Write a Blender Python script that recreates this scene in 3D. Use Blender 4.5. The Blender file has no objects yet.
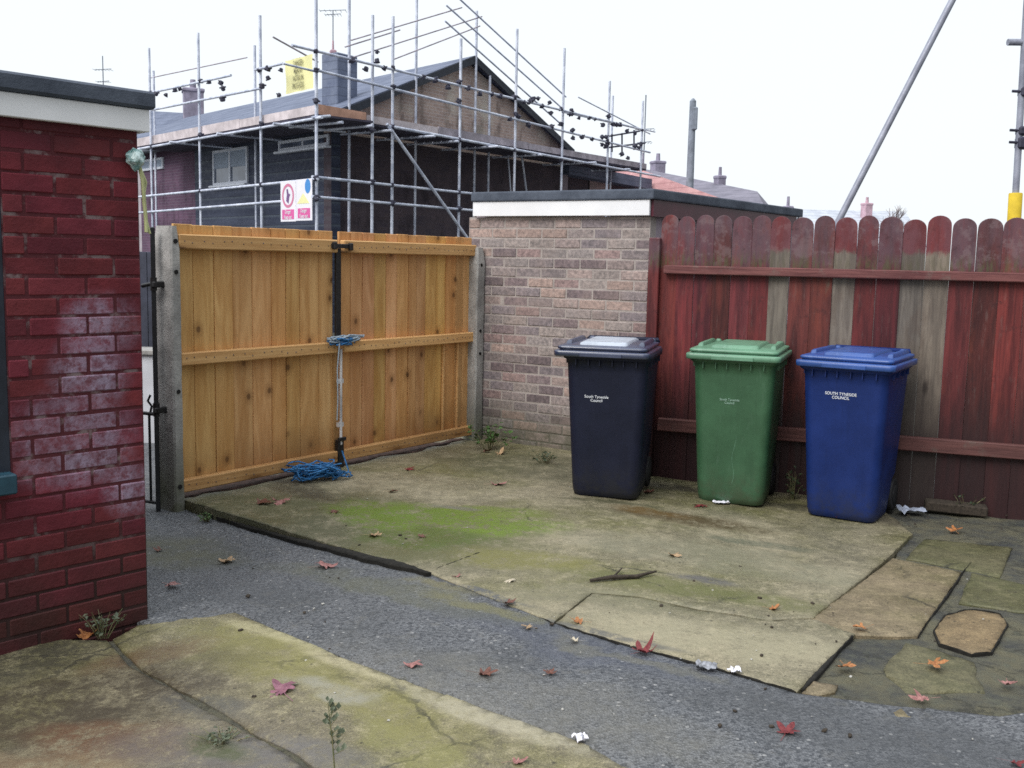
import bpy, bmesh, math, random
import numpy as np
from mathutils import Vector, Matrix, noise as mnoise

random.seed(7)
rng = np.random.default_rng(7)
R = math.radians
SC = bpy.context.scene
COL = SC.collection

# ------------------------------------------------------------------ camera
F, PITCH, ROLL, EYE = 1030.0, R(6.9), R(1.19), 1.45
fw = Vector((0, math.cos(PITCH), -math.sin(PITCH)))
_rt = Vector((1, 0, 0)); _up = _rt.cross(fw)
rt = math.cos(ROLL) * _rt + math.sin(ROLL) * _up
up = -math.sin(ROLL) * _rt + math.cos(ROLL) * _up
CAM = Vector((0, 0, EYE))
cd = bpy.data.cameras.new("camera")
cam = bpy.data.objects.new("camera", cd); COL.objects.link(cam)
m = Matrix((( rt.x, up.x, -fw.x, 0), (rt.y, up.y, -fw.y, 0), (rt.z, up.z, -fw.z, EYE), (0, 0, 0, 1)))
cam.matrix_world = m
cd.sensor_width = 36.0; cd.lens = 36.0 * F / 1024.0
cd.clip_start = 0.05; cd.clip_end = 2000
SC.camera = cam

# measured points of the photo -> points in the place
def ray(px, py): return fw + rt * ((px - 512) / F) + up * ((384 - py) / F)
def sstep(t):
    t = min(1, max(0, t)); return t * t * (3 - 2 * t)
def slab_z(x, y): return -0.06 * sstep((x - 0.3) / 1.5) * sstep((y - 3.6) / 1.8)
def path_z(x, y): return slab_z(x, y) - 0.058 * (1 - sstep((x + 1.55) / 1.15))
def gp(px, py, zf=slab_z):
    z = 0.0
    for _ in range(6):
        d = ray(px, py); P = CAM + d * ((z - EYE) / d.z); z = zf(P.x, P.y)
    return P
def onplane(px, py, P, az):
    n = Vector((math.cos(R(az)), -math.sin(R(az)), 0)); d = ray(px, py)
    return CAM + d * (n.dot(P - CAM) / n.dot(d))
def at(px, py, y):
    d = ray(px, py); return CAM + d * (y / d.y)
def azv(az): return Vector((math.sin(R(az)), math.cos(R(az)), 0))

# ------------------------------------------------------------------ naming
def tag(o, label=None, cat=None, group=None, kind=None):
    if label: o["label"] = label
    if cat: o["category"] = cat
    if group: o["group"] = group
    if kind: o["kind"] = kind
    return o
def thing(name, label, cat, loc=(0, 0, 0), rz=0.0, group=None):
    o = bpy.data.objects.new(name, None); COL.objects.link(o)
    o.location = loc; o.rotation_euler = (0, 0, rz); o.empty_display_size = 0.1
    return tag(o, label, cat, group)
def copy_tree(o, parent=None):
    c = o.copy(); COL.objects.link(c)
    if parent: c.parent = parent
    for ch in list(o.children): copy_tree(ch, c)
    return c

# ------------------------------------------------------------------ mesh builder
class MB:
    def __init__(s): s.v = []; s.f = []; s.c = []; s.sm = []
    def add(s, vs, fs, col=(1, 1, 1), smooth=False):
        b = len(s.v); s.v += [tuple(v) for v in vs]
        for f in fs:
            s.f.append([b + i for i in f]); s.c.append(col); s.sm.append(smooth)
    def box(s, c, size, M=None, col=(1, 1, 1), ch=0.0):
        """box centred on c, edges chamfered by ch"""
        hx, hy, hz = [a / 2 for a in size]; M = M or Matrix.Identity(3); c = Vector(c)
        if ch <= 0:
            vs = [c + M @ Vector((x * hx, y * hy, z * hz)) for x in (-1, 1) for y in (-1, 1) for z in (-1, 1)]
            s.add(vs, [(0, 1, 3, 2), (4, 6, 7, 5), (0, 4, 5, 1), (2, 3, 7, 6), (0, 2, 6, 4), (1, 5, 7, 3)], col); return
        ch = min(ch, hx * .9, hy * .9, hz * .9)
        vs = []; idx = {}
        for x in (-1, 1):
            for y in (-1, 1):
                for z in (-1, 1):
                    for a in range(3):
                        p = [x * (hx - ch), y * (hy - ch), z * (hz - ch)]
                        p[a] = (x * hx, y * hy, z * hz)[a]
                        idx[(x, y, z, a)] = len(vs); vs.append(c + M @ Vector(p))
        fs = []
        for sg in (-1, 1):
            for a in range(3):
                o = [k for k in range(3) if k != a]; q = []
                for (u, w) in ((-1, -1), (1, -1), (1, 1), (-1, 1)):
                    k = [0, 0, 0]; k[a] = sg; k[o[0]] = u; k[o[1]] = w
                    q.append(idx[(k[0], k[1], k[2], a)])
                fs.append(q)
        for a in range(3):
            o = [k for k in range(3) if k != a]
            for u in (-1, 1):
                for w in (-1, 1):
                    k0 = [0, 0, 0]; k1 = [0, 0, 0]
                    k0[a] = -1; k1[a] = 1; k0[o[0]] = k1[o[0]] = u; k0[o[1]] = k1[o[1]] = w
                    fs.append([idx[(*k0, o[0])], idx[(*k1, o[0])], idx[(*k1, o[1])], idx[(*k0, o[1])]])
        for x in (-1, 1):
            for y in (-1, 1):
                for z in (-1, 1): fs.append([idx[(x, y, z, a)] for a in range(3)])
        s.add(vs, fs, col)
    def tube(s, pts, r, n=8, col=(1, 1, 1), cap=True):
        pts = [Vector(p) for p in pts]; rs = r if isinstance(r, (list, tuple)) else [r] * len(pts)
        vs = []; prev = None
        for i, p in enumerate(pts):
            d = (pts[min(i + 1, len(pts) - 1)] - pts[max(i - 1, 0)])
            d = d.normalized() if d.length > 1e-9 else Vector((0, 0, 1))
            if prev is None:
                a = Vector((0, 0, 1)) if abs(d.z) < .9 else Vector((1, 0, 0)); x = d.cross(a).normalized()
            else:
                x = (prev - d * prev.dot(d)); x = x.normalized() if x.length > 1e-6 else d.orthogonal().normalized()
            prev = x; y = d.cross(x)
            for k in range(n):
                t = 2 * math.pi * k / n; vs.append(p + (x * math.cos(t) + y * math.sin(t)) * rs[i])
        fs = []
        for i in range(len(pts) - 1):
            for k in range(n): fs.append((i * n + k, i * n + (k + 1) % n, (i + 1) * n + (k + 1) % n, (i + 1) * n + k))
        s.add(vs, fs, col, True)
        if cap:
            s.add(vs[:n], [tuple(range(n - 1, -1, -1))], col); s.add(vs[-n:], [tuple(range(n))], col)
    def loft(s, rings, col=(1, 1, 1), cap0=True, cap1=True, smooth=True):
        n = len(rings[0]); vs = [p for r_ in rings for p in r_]; fs = []
        for i in range(len(rings) - 1):
            for k in range(n): fs.append((i * n + k, i * n + (k + 1) % n, (i + 1) * n + (k + 1) % n, (i + 1) * n + k))
        s.add(vs, fs, col, smooth)
        if cap0: s.add(rings[0], [tuple(range(n - 1, -1, -1))], col)
        if cap1: s.add(rings[-1], [tuple(range(n))], col)
    def prism(s, poly, d, col=(1, 1, 1)):
        """polygon (3-D points) extruded by the vector d"""
        n = len(poly); d = Vector(d); a = [Vector(p) for p in poly]; b = [p + d for p in a]
        s.add(a + b, [tuple(range(n)), tuple(range(2 * n - 1, n - 1, -1))] + [(k, k + n, (k + 1) % n + n, (k + 1) % n) for k in range(n)], col)
    def build(s, name, mat, parent=None, bevel=0, fix=True):
        me = bpy.data.meshes.new(name); me.from_pydata(s.v, [], s.f); me.validate()
        if len(me.polygons) == len(s.f):
            at_ = me.color_attributes.new("tint", "FLOAT_COLOR", "CORNER"); buf = []
            for p, c in zip(me.polygons, s.c): buf += (list(c) + [1]) * p.loop_total
            at_.data.foreach_set("color", buf)
            me.polygons.foreach_set("use_smooth", s.sm)
        if fix or bevel:
            bm = bmesh.new(); bm.from_mesh(me)
            if bevel:
                bmesh.ops.remove_doubles(bm, verts=bm.verts, dist=1e-5)
                bmesh.ops.bevel(bm, geom=[e for e in bm.edges if len(e.link_faces) == 2 and e.calc_face_angle(0) > .5], offset=bevel, segments=2, affect="EDGES", profile=.6)
            bmesh.ops.recalc_face_normals(bm, faces=bm.faces); bm.to_mesh(me); bm.free()
        for mt in (mat if isinstance(mat, (list, tuple)) else [mat]): me.materials.append(mt)
        o = bpy.data.objects.new(name, me); COL.objects.link(o)
        if parent: o.parent = parent
        return o

# ------------------------------------------------------------------ material builder
class NT:
    def __init__(s, name):
        s.m = bpy.data.materials.new(name); s.m.use_nodes = True; s.t = s.m.node_tree
        s.b = s.t.nodes["Principled BSDF"]; s._co = None
    def n(s, typ, **kw):
        x = s.t.nodes.new(typ)
        for k, v in kw.items(): setattr(x, k, v)
        return x
    def put(s, sock, v):
        if hasattr(v, "is_output") or isinstance(v, bpy.types.NodeSocket): s.t.links.new(v, sock)
        elif isinstance(v, (tuple, list)) and sock.type == "RGBA": sock.default_value = tuple(v) + ((1,) if len(v) == 3 else ())
        else: sock.default_value = v
    def co(s):
        if not s._co: s._co = s.n("ShaderNodeTexCoord").outputs["Object"]
        return s._co
    def mp(s, scale=(1, 1, 1), loc=(0, 0, 0), rot=(0, 0, 0), vec=None):
        x = s.n("ShaderNodeMapping"); s.put(x.inputs[0], vec or s.co())
        x.inputs["Scale"].default_value = scale; x.inputs["Location"].default_value = loc; x.inputs["Rotation"].default_value = rot
        return x.outputs[0]
    def noise(s, scale, detail=6, rough=.6, vec=None, dist=0, out="Fac"):
        x = s.n("ShaderNodeTexNoise"); s.put(x.inputs["Vector"], vec or s.co())
        x.inputs["Scale"].default_value = scale; x.inputs["Detail"].default_value = detail
        x.inputs["Roughness"].default_value = rough; x.inputs["Distortion"].default_value = dist
        return x.outputs[out]
    def vor(s, scale, vec=None, feature="F1", out="Distance", rand=1):
        x = s.n("ShaderNodeTexVoronoi", feature=feature); s.put(x.inputs["Vector"], vec or s.co())
        x.inputs["Scale"].default_value = scale; x.inputs["Randomness"].default_value = rand
        return x.outputs[out]
    def ramp(s, fac, a, b, va=0.0, vb=1.0):
        x = s.n("ShaderNodeMapRange"); x.interpolation_type = "SMOOTHSTEP"
        s.put(x.inputs[0], fac); x.inputs[1].default_value = a; x.inputs[2].default_value = b
        x.inputs[3].default_value = va; x.inputs[4].default_value = vb
        return x.outputs[0]
    def math(s, op, a, b=0.0, c=0.0):
        x = s.n("ShaderNodeMath", operation=op); s.put(x.inputs[0], a); s.put(x.inputs[1], b)
        if op in ("MULTIPLY_ADD",): s.put(x.inputs[2], c)
        x.use_clamp = False
        return x.outputs[0]
    def mul(s, a, b): return s.math("MULTIPLY", a, b)
    def mix(s, fac, a, b, typ="MIX"):
        x = s.n("ShaderNodeMix", data_type="RGBA", blend_type=typ); s.put(x.inputs[0], fac); s.put(x.inputs[6], a); s.put(x.inputs[7], b)
        return x.outputs[2]
    def sep(s, vec=None):
        x = s.n("ShaderNodeSeparateXYZ"); s.put(x.inputs[0], vec or s.co()); return x.outputs
    def attr(s): return s.n("ShaderNodeAttribute", attribute_name="tint").outputs["Color"]
    def blob(s, cx, cy, rx, ry, rot=0, warp=.25, nz=None):
        """soft patch lying on the ground round (cx, cy)"""
        nz = nz or s.noise(2.2, 5, .6, out="Color")
        v = s.n("ShaderNodeVectorMath", operation="MULTIPLY_ADD"); s.put(v.inputs[0], nz); v.inputs[1].default_value = (warp * 2, warp * 2, 0)
        w = s.n("ShaderNodeVectorMath", operation="SUBTRACT"); s.put(w.inputs[0], s.co()); w.inputs[1].default_value = (cx + warp, cy + warp, 0)
        s.put(v.inputs[2], w.outputs[0])
        x = s.n("ShaderNodeMapping"); s.put(x.inputs[0], v.outputs[0]); x.vector_type = "TEXTURE"
        x.inputs["Rotation"].default_value = (0, 0, rot); x.inputs["Scale"].default_value = (rx, ry, 1000)
        l = s.n("ShaderNodeVectorMath", operation="LENGTH"); s.put(l.inputs[0], x.outputs[0])
        return s.ramp(l.outputs["Value"], .45, 1.1, 1, 0)
    def bump(s, h, strength=.4, dist=.01, prev=None):
        x = s.n("ShaderNodeBump"); s.put(x.inputs["Height"], h); x.inputs["Strength"].default_value = strength; x.inputs["Distance"].default_value = dist
        if prev: s.put(x.inputs["Normal"], prev)
        return x.outputs[0]
    def done(s, col, rough=.7, normal=None, metal=0.0, spec=.4):
        s.put(s.b.inputs["Base Color"], col); s.put(s.b.inputs["Roughness"], rough); s.put(s.b.inputs["Metallic"], metal)
        s.b.inputs["Specular IOR Level"].default_value = spec
        if normal: s.put(s.b.inputs["Normal"], normal)
        return s.m

def plain(name, col, rough=.6, metal=0.0, var=.25, scale=14, spec=.4):
    t = NT(name); nz = t.noise(scale, 5)
    c = t.mix(t.ramp(nz, .3, .75), tuple(a * (1 - var) for a in col), tuple(min(1, a * (1 + var)) for a in col))
    return t.done(c, rough, t.bump(nz, .15, .004), metal, spec)

M = {}
# ---- painted red brick
def mat_red_brick():
    t = NT("painted_red_brick"); a = t.attr()
    n1 = t.noise(5, 6); n2 = t.noise(38, 5); n3 = t.noise(1.8, 5, .65); s = t.sep()
    c = t.mix(t.ramp(n1, .3, .75), (.105, .014, .020), (.185, .030, .036))
    c = t.mix(1, c, a, "MULTIPLY")
    # old white salts over the middle of the wall, in soft vertical streaks
    st = t.noise(2.0, 7, .72, vec=t.mp((1, 1, .55)))
    band = t.mul(t.ramp(s[2], .28, .55), t.ramp(s[2], 1.05, 1.40, 1, 0))
    mid = t.mul(t.ramp(s[0], .95, .70, 0, 1), t.ramp(s[0], .0, .12))
    def ell(x0, z0, rx, rz):
        a_ = t.math("POWER", t.math("DIVIDE", t.math("SUBTRACT", s[0], x0), rx), 2); b_ = t.math("POWER", t.math("DIVIDE", t.math("SUBTRACT", s[2], z0), rz), 2)
        return t.ramp(t.math("ADD", a_, b_), 1.5, .05)
    pz_ = t.math("MAXIMUM", t.math("MAXIMUM", ell(.17, 1.16, .16, .13), ell(.30, .72, .26, .20)), t.math("MAXIMUM", ell(.22, .98, .16, .16), ell(.07, .50, .12, .12)))
    salt = t.mul(pz_, t.ramp(st, .34, .64, .12, 1))
    salt = t.mul(salt, t.ramp(n2, .2, .6, .55, 1))
    flk = t.noise(24, 6, .8)
    salt = t.mul(salt, t.ramp(flk, .38, .56, .25, 1)); c = t.mix(t.mul(salt, .62), c, (.46, .42, .58))
    c = t.mix(t.mul(t.ramp(n2, .64, .74), .35), c, (.03, .012, .014))
    # green-black damp at the foot
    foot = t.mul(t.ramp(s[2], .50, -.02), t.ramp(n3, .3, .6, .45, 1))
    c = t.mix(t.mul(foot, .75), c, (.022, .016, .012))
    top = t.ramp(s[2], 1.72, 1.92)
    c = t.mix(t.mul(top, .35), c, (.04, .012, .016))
    h = t.math("ADD", n2, t.mul(t.noise(120, 3), .5))
    return t.done(c, t.ramp(n1, .3, .7, .58, .78), t.bump(h, .7, .005), 0, .3)
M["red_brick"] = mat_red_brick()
def mat_red_mortar():
    t = NT("worn_painted_mortar"); s = t.sep(); n = t.noise(9, 5, .65); n2 = t.noise(60, 3)
    c = t.mix(t.ramp(n, .50, .64), (.085, .016, .022), (.20, .145, .15))
    c = t.mix(t.ramp(s[2], .55, .1), c, (.035, .015, .014))
    return t.done(c, .85, t.bump(n2, .6, .004))
M["red_mortar"] = mat_red_mortar()
# ---- mixed facing brick
def mat_brick():
    t = NT("mixed_facing_brick"); a = t.attr(); s = t.sep()
    n2 = t.noise(34, 5, .7); n1 = t.noise(2.4, 5); n3 = t.noise(11, 5)
    c = t.mix(t.ramp(n2, .3, .75), (.58, .58, .60), (1.38, 1.33, 1.32)); c = t.mix(1, a, c, "MULTIPLY")
    c = t.mix(t.mul(t.ramp(n3, .55, .72), .35), c, (.38, .345, .33))
    c = t.mix(t.mul(t.ramp(n1, .48, .7), .35), c, (.38, .29, .26))
    foot = t.mul(t.ramp(s[2], .42, .02), t.ramp(n3, .25, .65, .5, 1))
    c = t.mix(t.mul(foot, .8), c, (.055, .06, .03))
    return t.done(c, .85, t.bump(n2, .7, .005))
M["brick"] = mat_brick()
def mat_mortar():
    t = NT("pale_mortar"); s = t.sep(); n = t.noise(7, 5); n2 = t.noise(70, 3)
    c = t.mix(t.ramp(n, .3, .7), (.30, .265, .25), (.42, .375, .355))
    foot = t.mul(t.ramp(s[2], .42, .05), .85); c = t.mix(foot, c, (.06, .062, .035))
    return t.done(c, .9, t.bump(n2, .7, .004))
M["mortar"] = mat_mortar()
def mat_far_brick(name, c1, c2, mort, sc=1.0):
    t = NT(name); x = t.n("ShaderNodeTexBrick"); v = t.mp((1, 1, 1), rot=(R(90), 0, 0)); s = t.sep()
    cb = t.n("ShaderNodeCombineXYZ"); t.put(cb.inputs[0], s[0]); t.put(cb.inputs[1], s[2]); t.put(x.inputs["Vector"], cb.outputs[0])
    x.inputs["Scale"].default_value = 1; x.inputs["Brick Width"].default_value = .225 * sc; x.inputs["Row Height"].default_value = .075 * sc
    x.inputs["Mortar Size"].default_value = .008 * sc; x.inputs["Color1"].default_value = (*c1, 1); x.inputs["Color2"].default_value = (*c2, 1); x.inputs["Mortar"].default_value = (*mort, 1)
    n = t.noise(2.0, 6, .65, vec=t.mp((1, 1, .6))); n2 = t.noise(1.1, 4)
    c = t.mix(t.mul(t.ramp(n, .5, .66), .75), x.outputs["Color"], tuple(a * .35 for a in c1))
    c = t.mix(t.mul(t.ramp(n2, .5, .7), .45), c, tuple(min(.7, a * 1.7) for a in c2))
    return t.done(c, .9, t.bump(x.outputs["Fac"], .3, .004))
M["gable_brick"] = mat_far_brick("weathered_gable_brick", (.44, .33, .29), (.54, .41, .35), (.56, .49, .47))
M["dark_brick"] = mat_far_brick("dark_shaded_brick", (.064, .050, .068), (.085, .064, .074), (.078, .066, .082))  # shade and a slight haze lift are put into the brick colours
M["purple_brick"] = mat_far_brick("purple_brick", (.085, .045, .085), (.11, .06, .10), (.12, .09, .13))

# ---- new softwood of the gate
def mat_gate_wood(name="new_fence_wood", base=((.52, .265, .092), (.74, .45, .195)), rail=False):
    t = NT(name); a = t.attr(); s = t.sep()
    al = (7, 30, .8) if not rail else (.9, 30, 26)
    g = t.noise(2.2, 7, .62, vec=t.mp(al), dist=.8); n1 = t.noise(1.6, 5); f = t.noise(9, 6, .7, vec=t.mp((26, 30, 1.2) if not rail else (1.2, 30, 30)))
    c = t.mix(t.ramp(g, .28, .74), base[0], base[1]); c = t.mix(1, c, a, "MULTIPLY")
    c = t.mix(t.mul(t.ramp(f, .52, .7), .25), c, tuple(x * .55 for x in base[0]))
    # knots
    cb = t.n("ShaderNodeCombineXYZ"); t.put(cb.inputs[0], t.mul(s[0], 5.6 if not rail else 1.6)); t.put(cb.inputs[1], t.mul(s[2], 4.2 if not rail else 11)); kn_ = t.n("ShaderNodeTexVoronoi"); kn_.voronoi_dimensions = "2D"; t.put(kn_.inputs["Vector"], cb.outputs[0]); kn_.inputs["Scale"].default_value = 1; kd = kn_.outputs["Distance"]; kr = kn_.outputs["Color"]; ks = t.n("ShaderNodeSeparateColor"); t.put(ks.inputs[0], kr)
    pick = t.ramp(ks.outputs[0], .74, .80)
    k = t.mul(t.ramp(kd, .11, .05), pick); halo = t.mul(t.ramp(kd, .32, .08), pick)
    c = t.mix(t.mul(halo, .40), c, (.20, .075, .018)); c = t.mix(t.mul(k, .70), c, (.085, .036, .014))
    # rain-darkened foot and pale wind-dried patches
    c = t.mix(t.mul(t.ramp(n1, .52, .75), .35), c, (.50, .30, .13))
    c = t.mix(t.mul(t.ramp(s[2], .42, .05), t.ramp(n1, .3, .7, .25, .6)), c, (.17, .075, .024))
    return t.done(c, t.ramp(g, .3, .7, .55, .75), t.bump(t.math("ADD", g, t.mul(f, .5)), .35, .004), 0, .3)
M["gate_wood"] = mat_gate_wood()
M["gate_rail"] = mat_gate_wood("new_rail_wood", ((.56, .30, .115), (.76, .47, .21)), True)

# ---- red stained fence boards
def mat_fence(name, bare=0.0):
    t = NT(name); a = t.attr(); s = t.sep()
    oi = t.n("ShaderNodeObjectInfo"); of = t.n("ShaderNodeVectorMath", operation="MULTIPLY_ADD"); t.put(of.inputs[0], oi.outputs["Random"]); of.inputs[1].default_value = (37.0, 11.0, 53.0); t.put(of.inputs[2], t.co()); rv = of.outputs[0]
    g = t.noise(2.4, 7, .65, vec=t.mp((9, 20, .7), vec=rv), dist=.5); n1 = t.noise(3.2, 6, .65, vec=t.mp((1.6, 1, .7), vec=rv)); n2 = t.noise(16, 5, .7, vec=t.mp((3, 1, .5), vec=rv))
    red = t.mix(t.ramp(g, .3, .72), (.050, .0075, .0100), (.165, .030, .030))
    red = t.mix(1, red, a, "MULTIPLY")
    up_ = t.ramp(s[2], 1.36, 1.50)            # the heads above the rail have weathered grey-purple
    red = t.mix(t.mul(up_, t.ramp(n1, .34, .62, .15, .80)), red, (.105, .066, .085))
    red = t.mix(t.mul(t.ramp(n2, .56, .70), .26), red, (.17, .125, .115))
    n4 = t.noise(8, 7, .75, vec=rv); red = t.mix(t.mul(t.mul(t.ramp(n4, .50, .60), up_), .38), red, (.20, .145, .155)); red = t.mix(t.mul(t.ramp(n4, .42, .34), .5), red, (.030, .010, .012))
    red = t.mix(t.mul(t.ramp(n1, .55, .70), .35), red, (.21, .045, .025))
    grey = t.mix(t.ramp(g, .3, .7), (.095, .080, .070), (.215, .185, .155)); grey = t.mix(t.mul(t.ramp(n2, .5, .7), .5), grey, (.085, .065, .055))
    kd = t.vor(1.0, vec=t.mp((6, 1, 2.3), vec=rv)); grey = t.mix(.75, grey, t.mix(1, grey, a, "MULTIPLY")); grey = t.mix(t.mul(t.ramp(n1, .48, .62), .45), grey, (.085, .058, .044)); grey = t.mix(t.mul(t.ramp(kd, .15, .04), .8), grey, (.03, .022, .018))
    if bare:
        z = t.math("ADD", s[2], t.mul(t.noise(14, 6, .75, vec=t.mp((1.6, 1, 1), vec=rv)), .13))
        c = t.mix(t.ramp(z, 1.585, 1.625), grey, t.mix(.3, red, (.20, .022, .024)))
    else:
        c = t.mix(t.mul(t.ramp(n1, .66, .76), .55), red, grey)
    alg = t.mul(t.mul(t.ramp(s[2], 1.40, 1.45), t.ramp(s[2], 1.56, 1.45, 0, 1)), t.ramp(n2, .42, .60))
    c = t.mix(t.mul(alg, .25 if bare else .55), c, (.070, .085, .030))
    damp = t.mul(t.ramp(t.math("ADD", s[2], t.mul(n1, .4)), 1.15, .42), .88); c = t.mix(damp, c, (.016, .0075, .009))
    return t.done(c, t.ramp(g, .3, .7, .5, .75), t.bump(t.math("ADD", g, t.mul(n2, .6)), .5, .005), 0, .35)
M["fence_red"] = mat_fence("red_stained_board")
M["fence_bare"] = mat_fence("bare_grey_board", 1.0)
def mat_fence_rail():
    t = NT("red_stained_rail"); s = t.sep(); g = t.noise(3, 7, .65, vec=t.mp((1.2, 20, 18))); n2 = t.noise(7, 5, .7)
    c = t.mix(t.ramp(g, .3, .7), (.085, .024, .026), (.19, .070, .066))
    c = t.mix(t.mul(t.ramp(n2, .54, .68), .6), c, (.15, .115, .10)); c = t.mix(t.mul(t.ramp(s[2], .9, .3), .45), c, (.05, .028, .022))
    return t.done(c, .7, t.bump(g, .5, .005))
M["fence_rail"] = mat_fence_rail()

# ---- bins
def mat_plastic(name, col, dirt=(.10, .09, .07), rough=.38, chalk=(.4, .45, .5), amt=.25, spec=.5):
    t = NT(name); s = t.sep(); n1 = t.noise(3.5, 6, .65); n2 = t.noise(26, 5, .7, vec=t.mp((1, 1, .25))); n3 = t.noise(90, 3)
    c = t.mix(t.ramp(n1, .3, .7), tuple(a * .82 for a in col), tuple(min(1, a * 1.18) for a in col))
    c = t.mix(t.mul(t.ramp(n2, .56, .74), amt), c, chalk)
    sp = t.vor(46); c = t.mix(t.mul(t.ramp(sp, .10, .05), .35), c, chalk)
    run = t.noise(5, 5, .7, vec=t.mp((5, 5, .22))); c = t.mix(t.mul(t.mul(t.ramp(run, .54, .68), t.ramp(n1, .3, .6, .4, 1)), .30), c, tuple(x * .5 for x in col))
    sx = t.noise(7, 4, .7, vec=t.mp((9, 1, .5), loc=(2, 0, 0))); c = t.mix(t.mul(t.ramp(sx, .70, .74), .35), c, chalk)
    mud = t.noise(11, 6, .75); foot = t.mul(t.ramp(s[2], .30, .0), t.ramp(mud, .36, .62, .10, 1)); c = t.mix(t.mul(foot, .75), c, dirt)
    return t.done(c, t.ramp(n1, .25, .75, rough - .08, rough + .16), t.bump(t.math("ADD", n3, t.mul(n1, 2)), .12, .003), 0, spec)
M["bin_black"] = mat_plastic("navy_black_plastic", (.0068, .0092, .026), (.02, .02, .02), .50, (.025, .03, .055), .15, .30)
M["lid_black"] = mat_plastic("navy_black_lid_plastic", (.030, .040, .085), (.03, .028, .024), .24, (.20, .22, .30), .4, .9)
M["lid_sky_tint"] = mat_plastic("lid_panel_painted_sky", (.36, .40, .47), (.1, .1, .1), .3, (.6, .65, .7), .4, .7)  # sky reflection on the raised panel, painted as a pale base colour
M["bin_green"] = mat_plastic("green_plastic", (.034, .100, .048), (.05, .065, .035), .46, (.12, .21, .15), .25)
M["lid_green"] = mat_plastic("sun_bleached_green_plastic", (.105, .235, .15), (.05, .07, .04), .36, (.28, .46, .36), .4, .6)
M["bin_blue"] = mat_plastic("blue_plastic", (.0058, .0215, .122), (.02, .025, .05), .46, (.02, .04, .19), .15, .30)
M["lid_blue"] = mat_plastic("blue_lid_plastic", (.022, .070, .26), (.03, .035, .06), .30, (.16, .26, .55), .3, .65)
M["rubber"] = plain("black_rubber", (.012, .012, .014), .7)
M["bin_text"] = plain("white_print", (.75, .78, .85), .5, 0, .08)
M["bin_text_green"] = plain("faded_pale_green_print", (.30, .46, .38), .5, 0, .1)
M["scratch"] = plain("pale_green_scratch", (.13, .26, .18), .6)
M["sticker"] = plain("silver_sticker", (.55, .55, .52), .4)

# ---- concrete and small metals
def mat_concrete_post():
    t = NT("old_concrete"); s = t.sep(); n1 = t.noise(6, 6, .65); n2 = t.noise(60, 4, .7); n3 = t.noise(3, 5, vec=t.mp((1, 1, .35)))
    c = t.mix(t.ramp(n1, .3, .7), (.25, .245, .24), (.47, .46, .445)); c = t.mix(t.mul(t.ramp(n3, .48, .68), .55), c, (.13, .125, .11))
    c = t.mix(t.mul(t.ramp(n2, .60, .72), .5), c, (.08, .08, .075))
    c = t.mix(t.mul(t.ramp(s[2], .55, .0), t.ramp(n1, .3, .6, .35, .85)), c, (.060, .066, .026))
    return t.done(c, .9, t.bump(t.math("ADD", n2, n1), .7, .006))
M["post"] = mat_concrete_post()
M["post_dark"] = plain("drilled_hole", (.012, .011, .011), .9)
M["iron"] = plain("black_iron", (.012, .013, .016), .45, .0, .4, 30, .5)
M["hinge"] = plain("black_hinge_iron", (.015, .014, .015), .5, 0, .5, 40)
def mat_galv(name="galvanised_steel", c0=(.38, .42, .54), c1=(.72, .76, .88)):
    t = NT(name); n = t.noise(5, 6, .6); n2 = t.noise(40, 3)
    return t.done(t.mix(t.ramp(n, .3, .7), c0, c1), t.ramp(n2, .3, .7, .35, .6), t.bump(n2, .1, .002), .15, .6)
M["galv"] = mat_galv()  # pale bluish colour paints the washed-out haze onto the scaffold tubes
M["galv_pole"] = mat_galv("weathered_steel_tube", (.17, .18, .235), (.34, .36, .44))
M["bolt"] = mat_galv("worn_zinc_bolt", (.40, .40, .42), (.75, .75, .77))
M["coupler"] = plain("rusty_dark_coupler", (.045, .045, .075), .6, 0, .5)
M["yellow"] = plain("yellow_foam", (.72, .52, .04), .75, 0, .12)
M["toe"] = plain("pale_scaffold_board", (.56, .50, .52), .8, 0, .25, 3)
M["toe_orange"] = plain("orange_scaffold_board", (.62, .36, .26), .8, 0, .25, 3)
M["toe_grey"] = plain("grey_scaffold_board", (.40, .36, .41), .8, 0, .3, 3)
M["deck_under"] = plain("dark_board_underside", (.06, .055, .085), .9, 0, .3, 3)
M["white"] = plain("white_painted_wood", (.82, .83, .86), .45, 0, .05, 4)
M["upvc"] = plain("white_window_frame", (.62, .66, .76), .45, 0, .05, 4)
def mat_felt():
    t = NT("bitumen_roof_felt"); n = t.noise(5, 6, .65); n2 = t.noise(90, 3, .7)
    c = t.mix(t.ramp(n, .3, .72), (.050, .062, .088), (.105, .125, .165)); c = t.mix(t.mul(t.ramp(n, .58, .75), .4), c, (.07, .085, .06))
    return t.done(c, .85, t.bump(n2, .6, .005))
M["felt"] = mat_felt()
M["red_paint"] = plain("dark_red_gloss_paint", (.078, .012, .024), .45, 0, .2, 5)
M["rope"] = plain("blue_poly_rope", (.030, .165, .40), .55, 0, .45, 60)
M["rope_pale"] = plain("pale_worn_rope", (.34, .42, .50), .6, 0, .2, 60)
M["slate_wall"] = None
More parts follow.
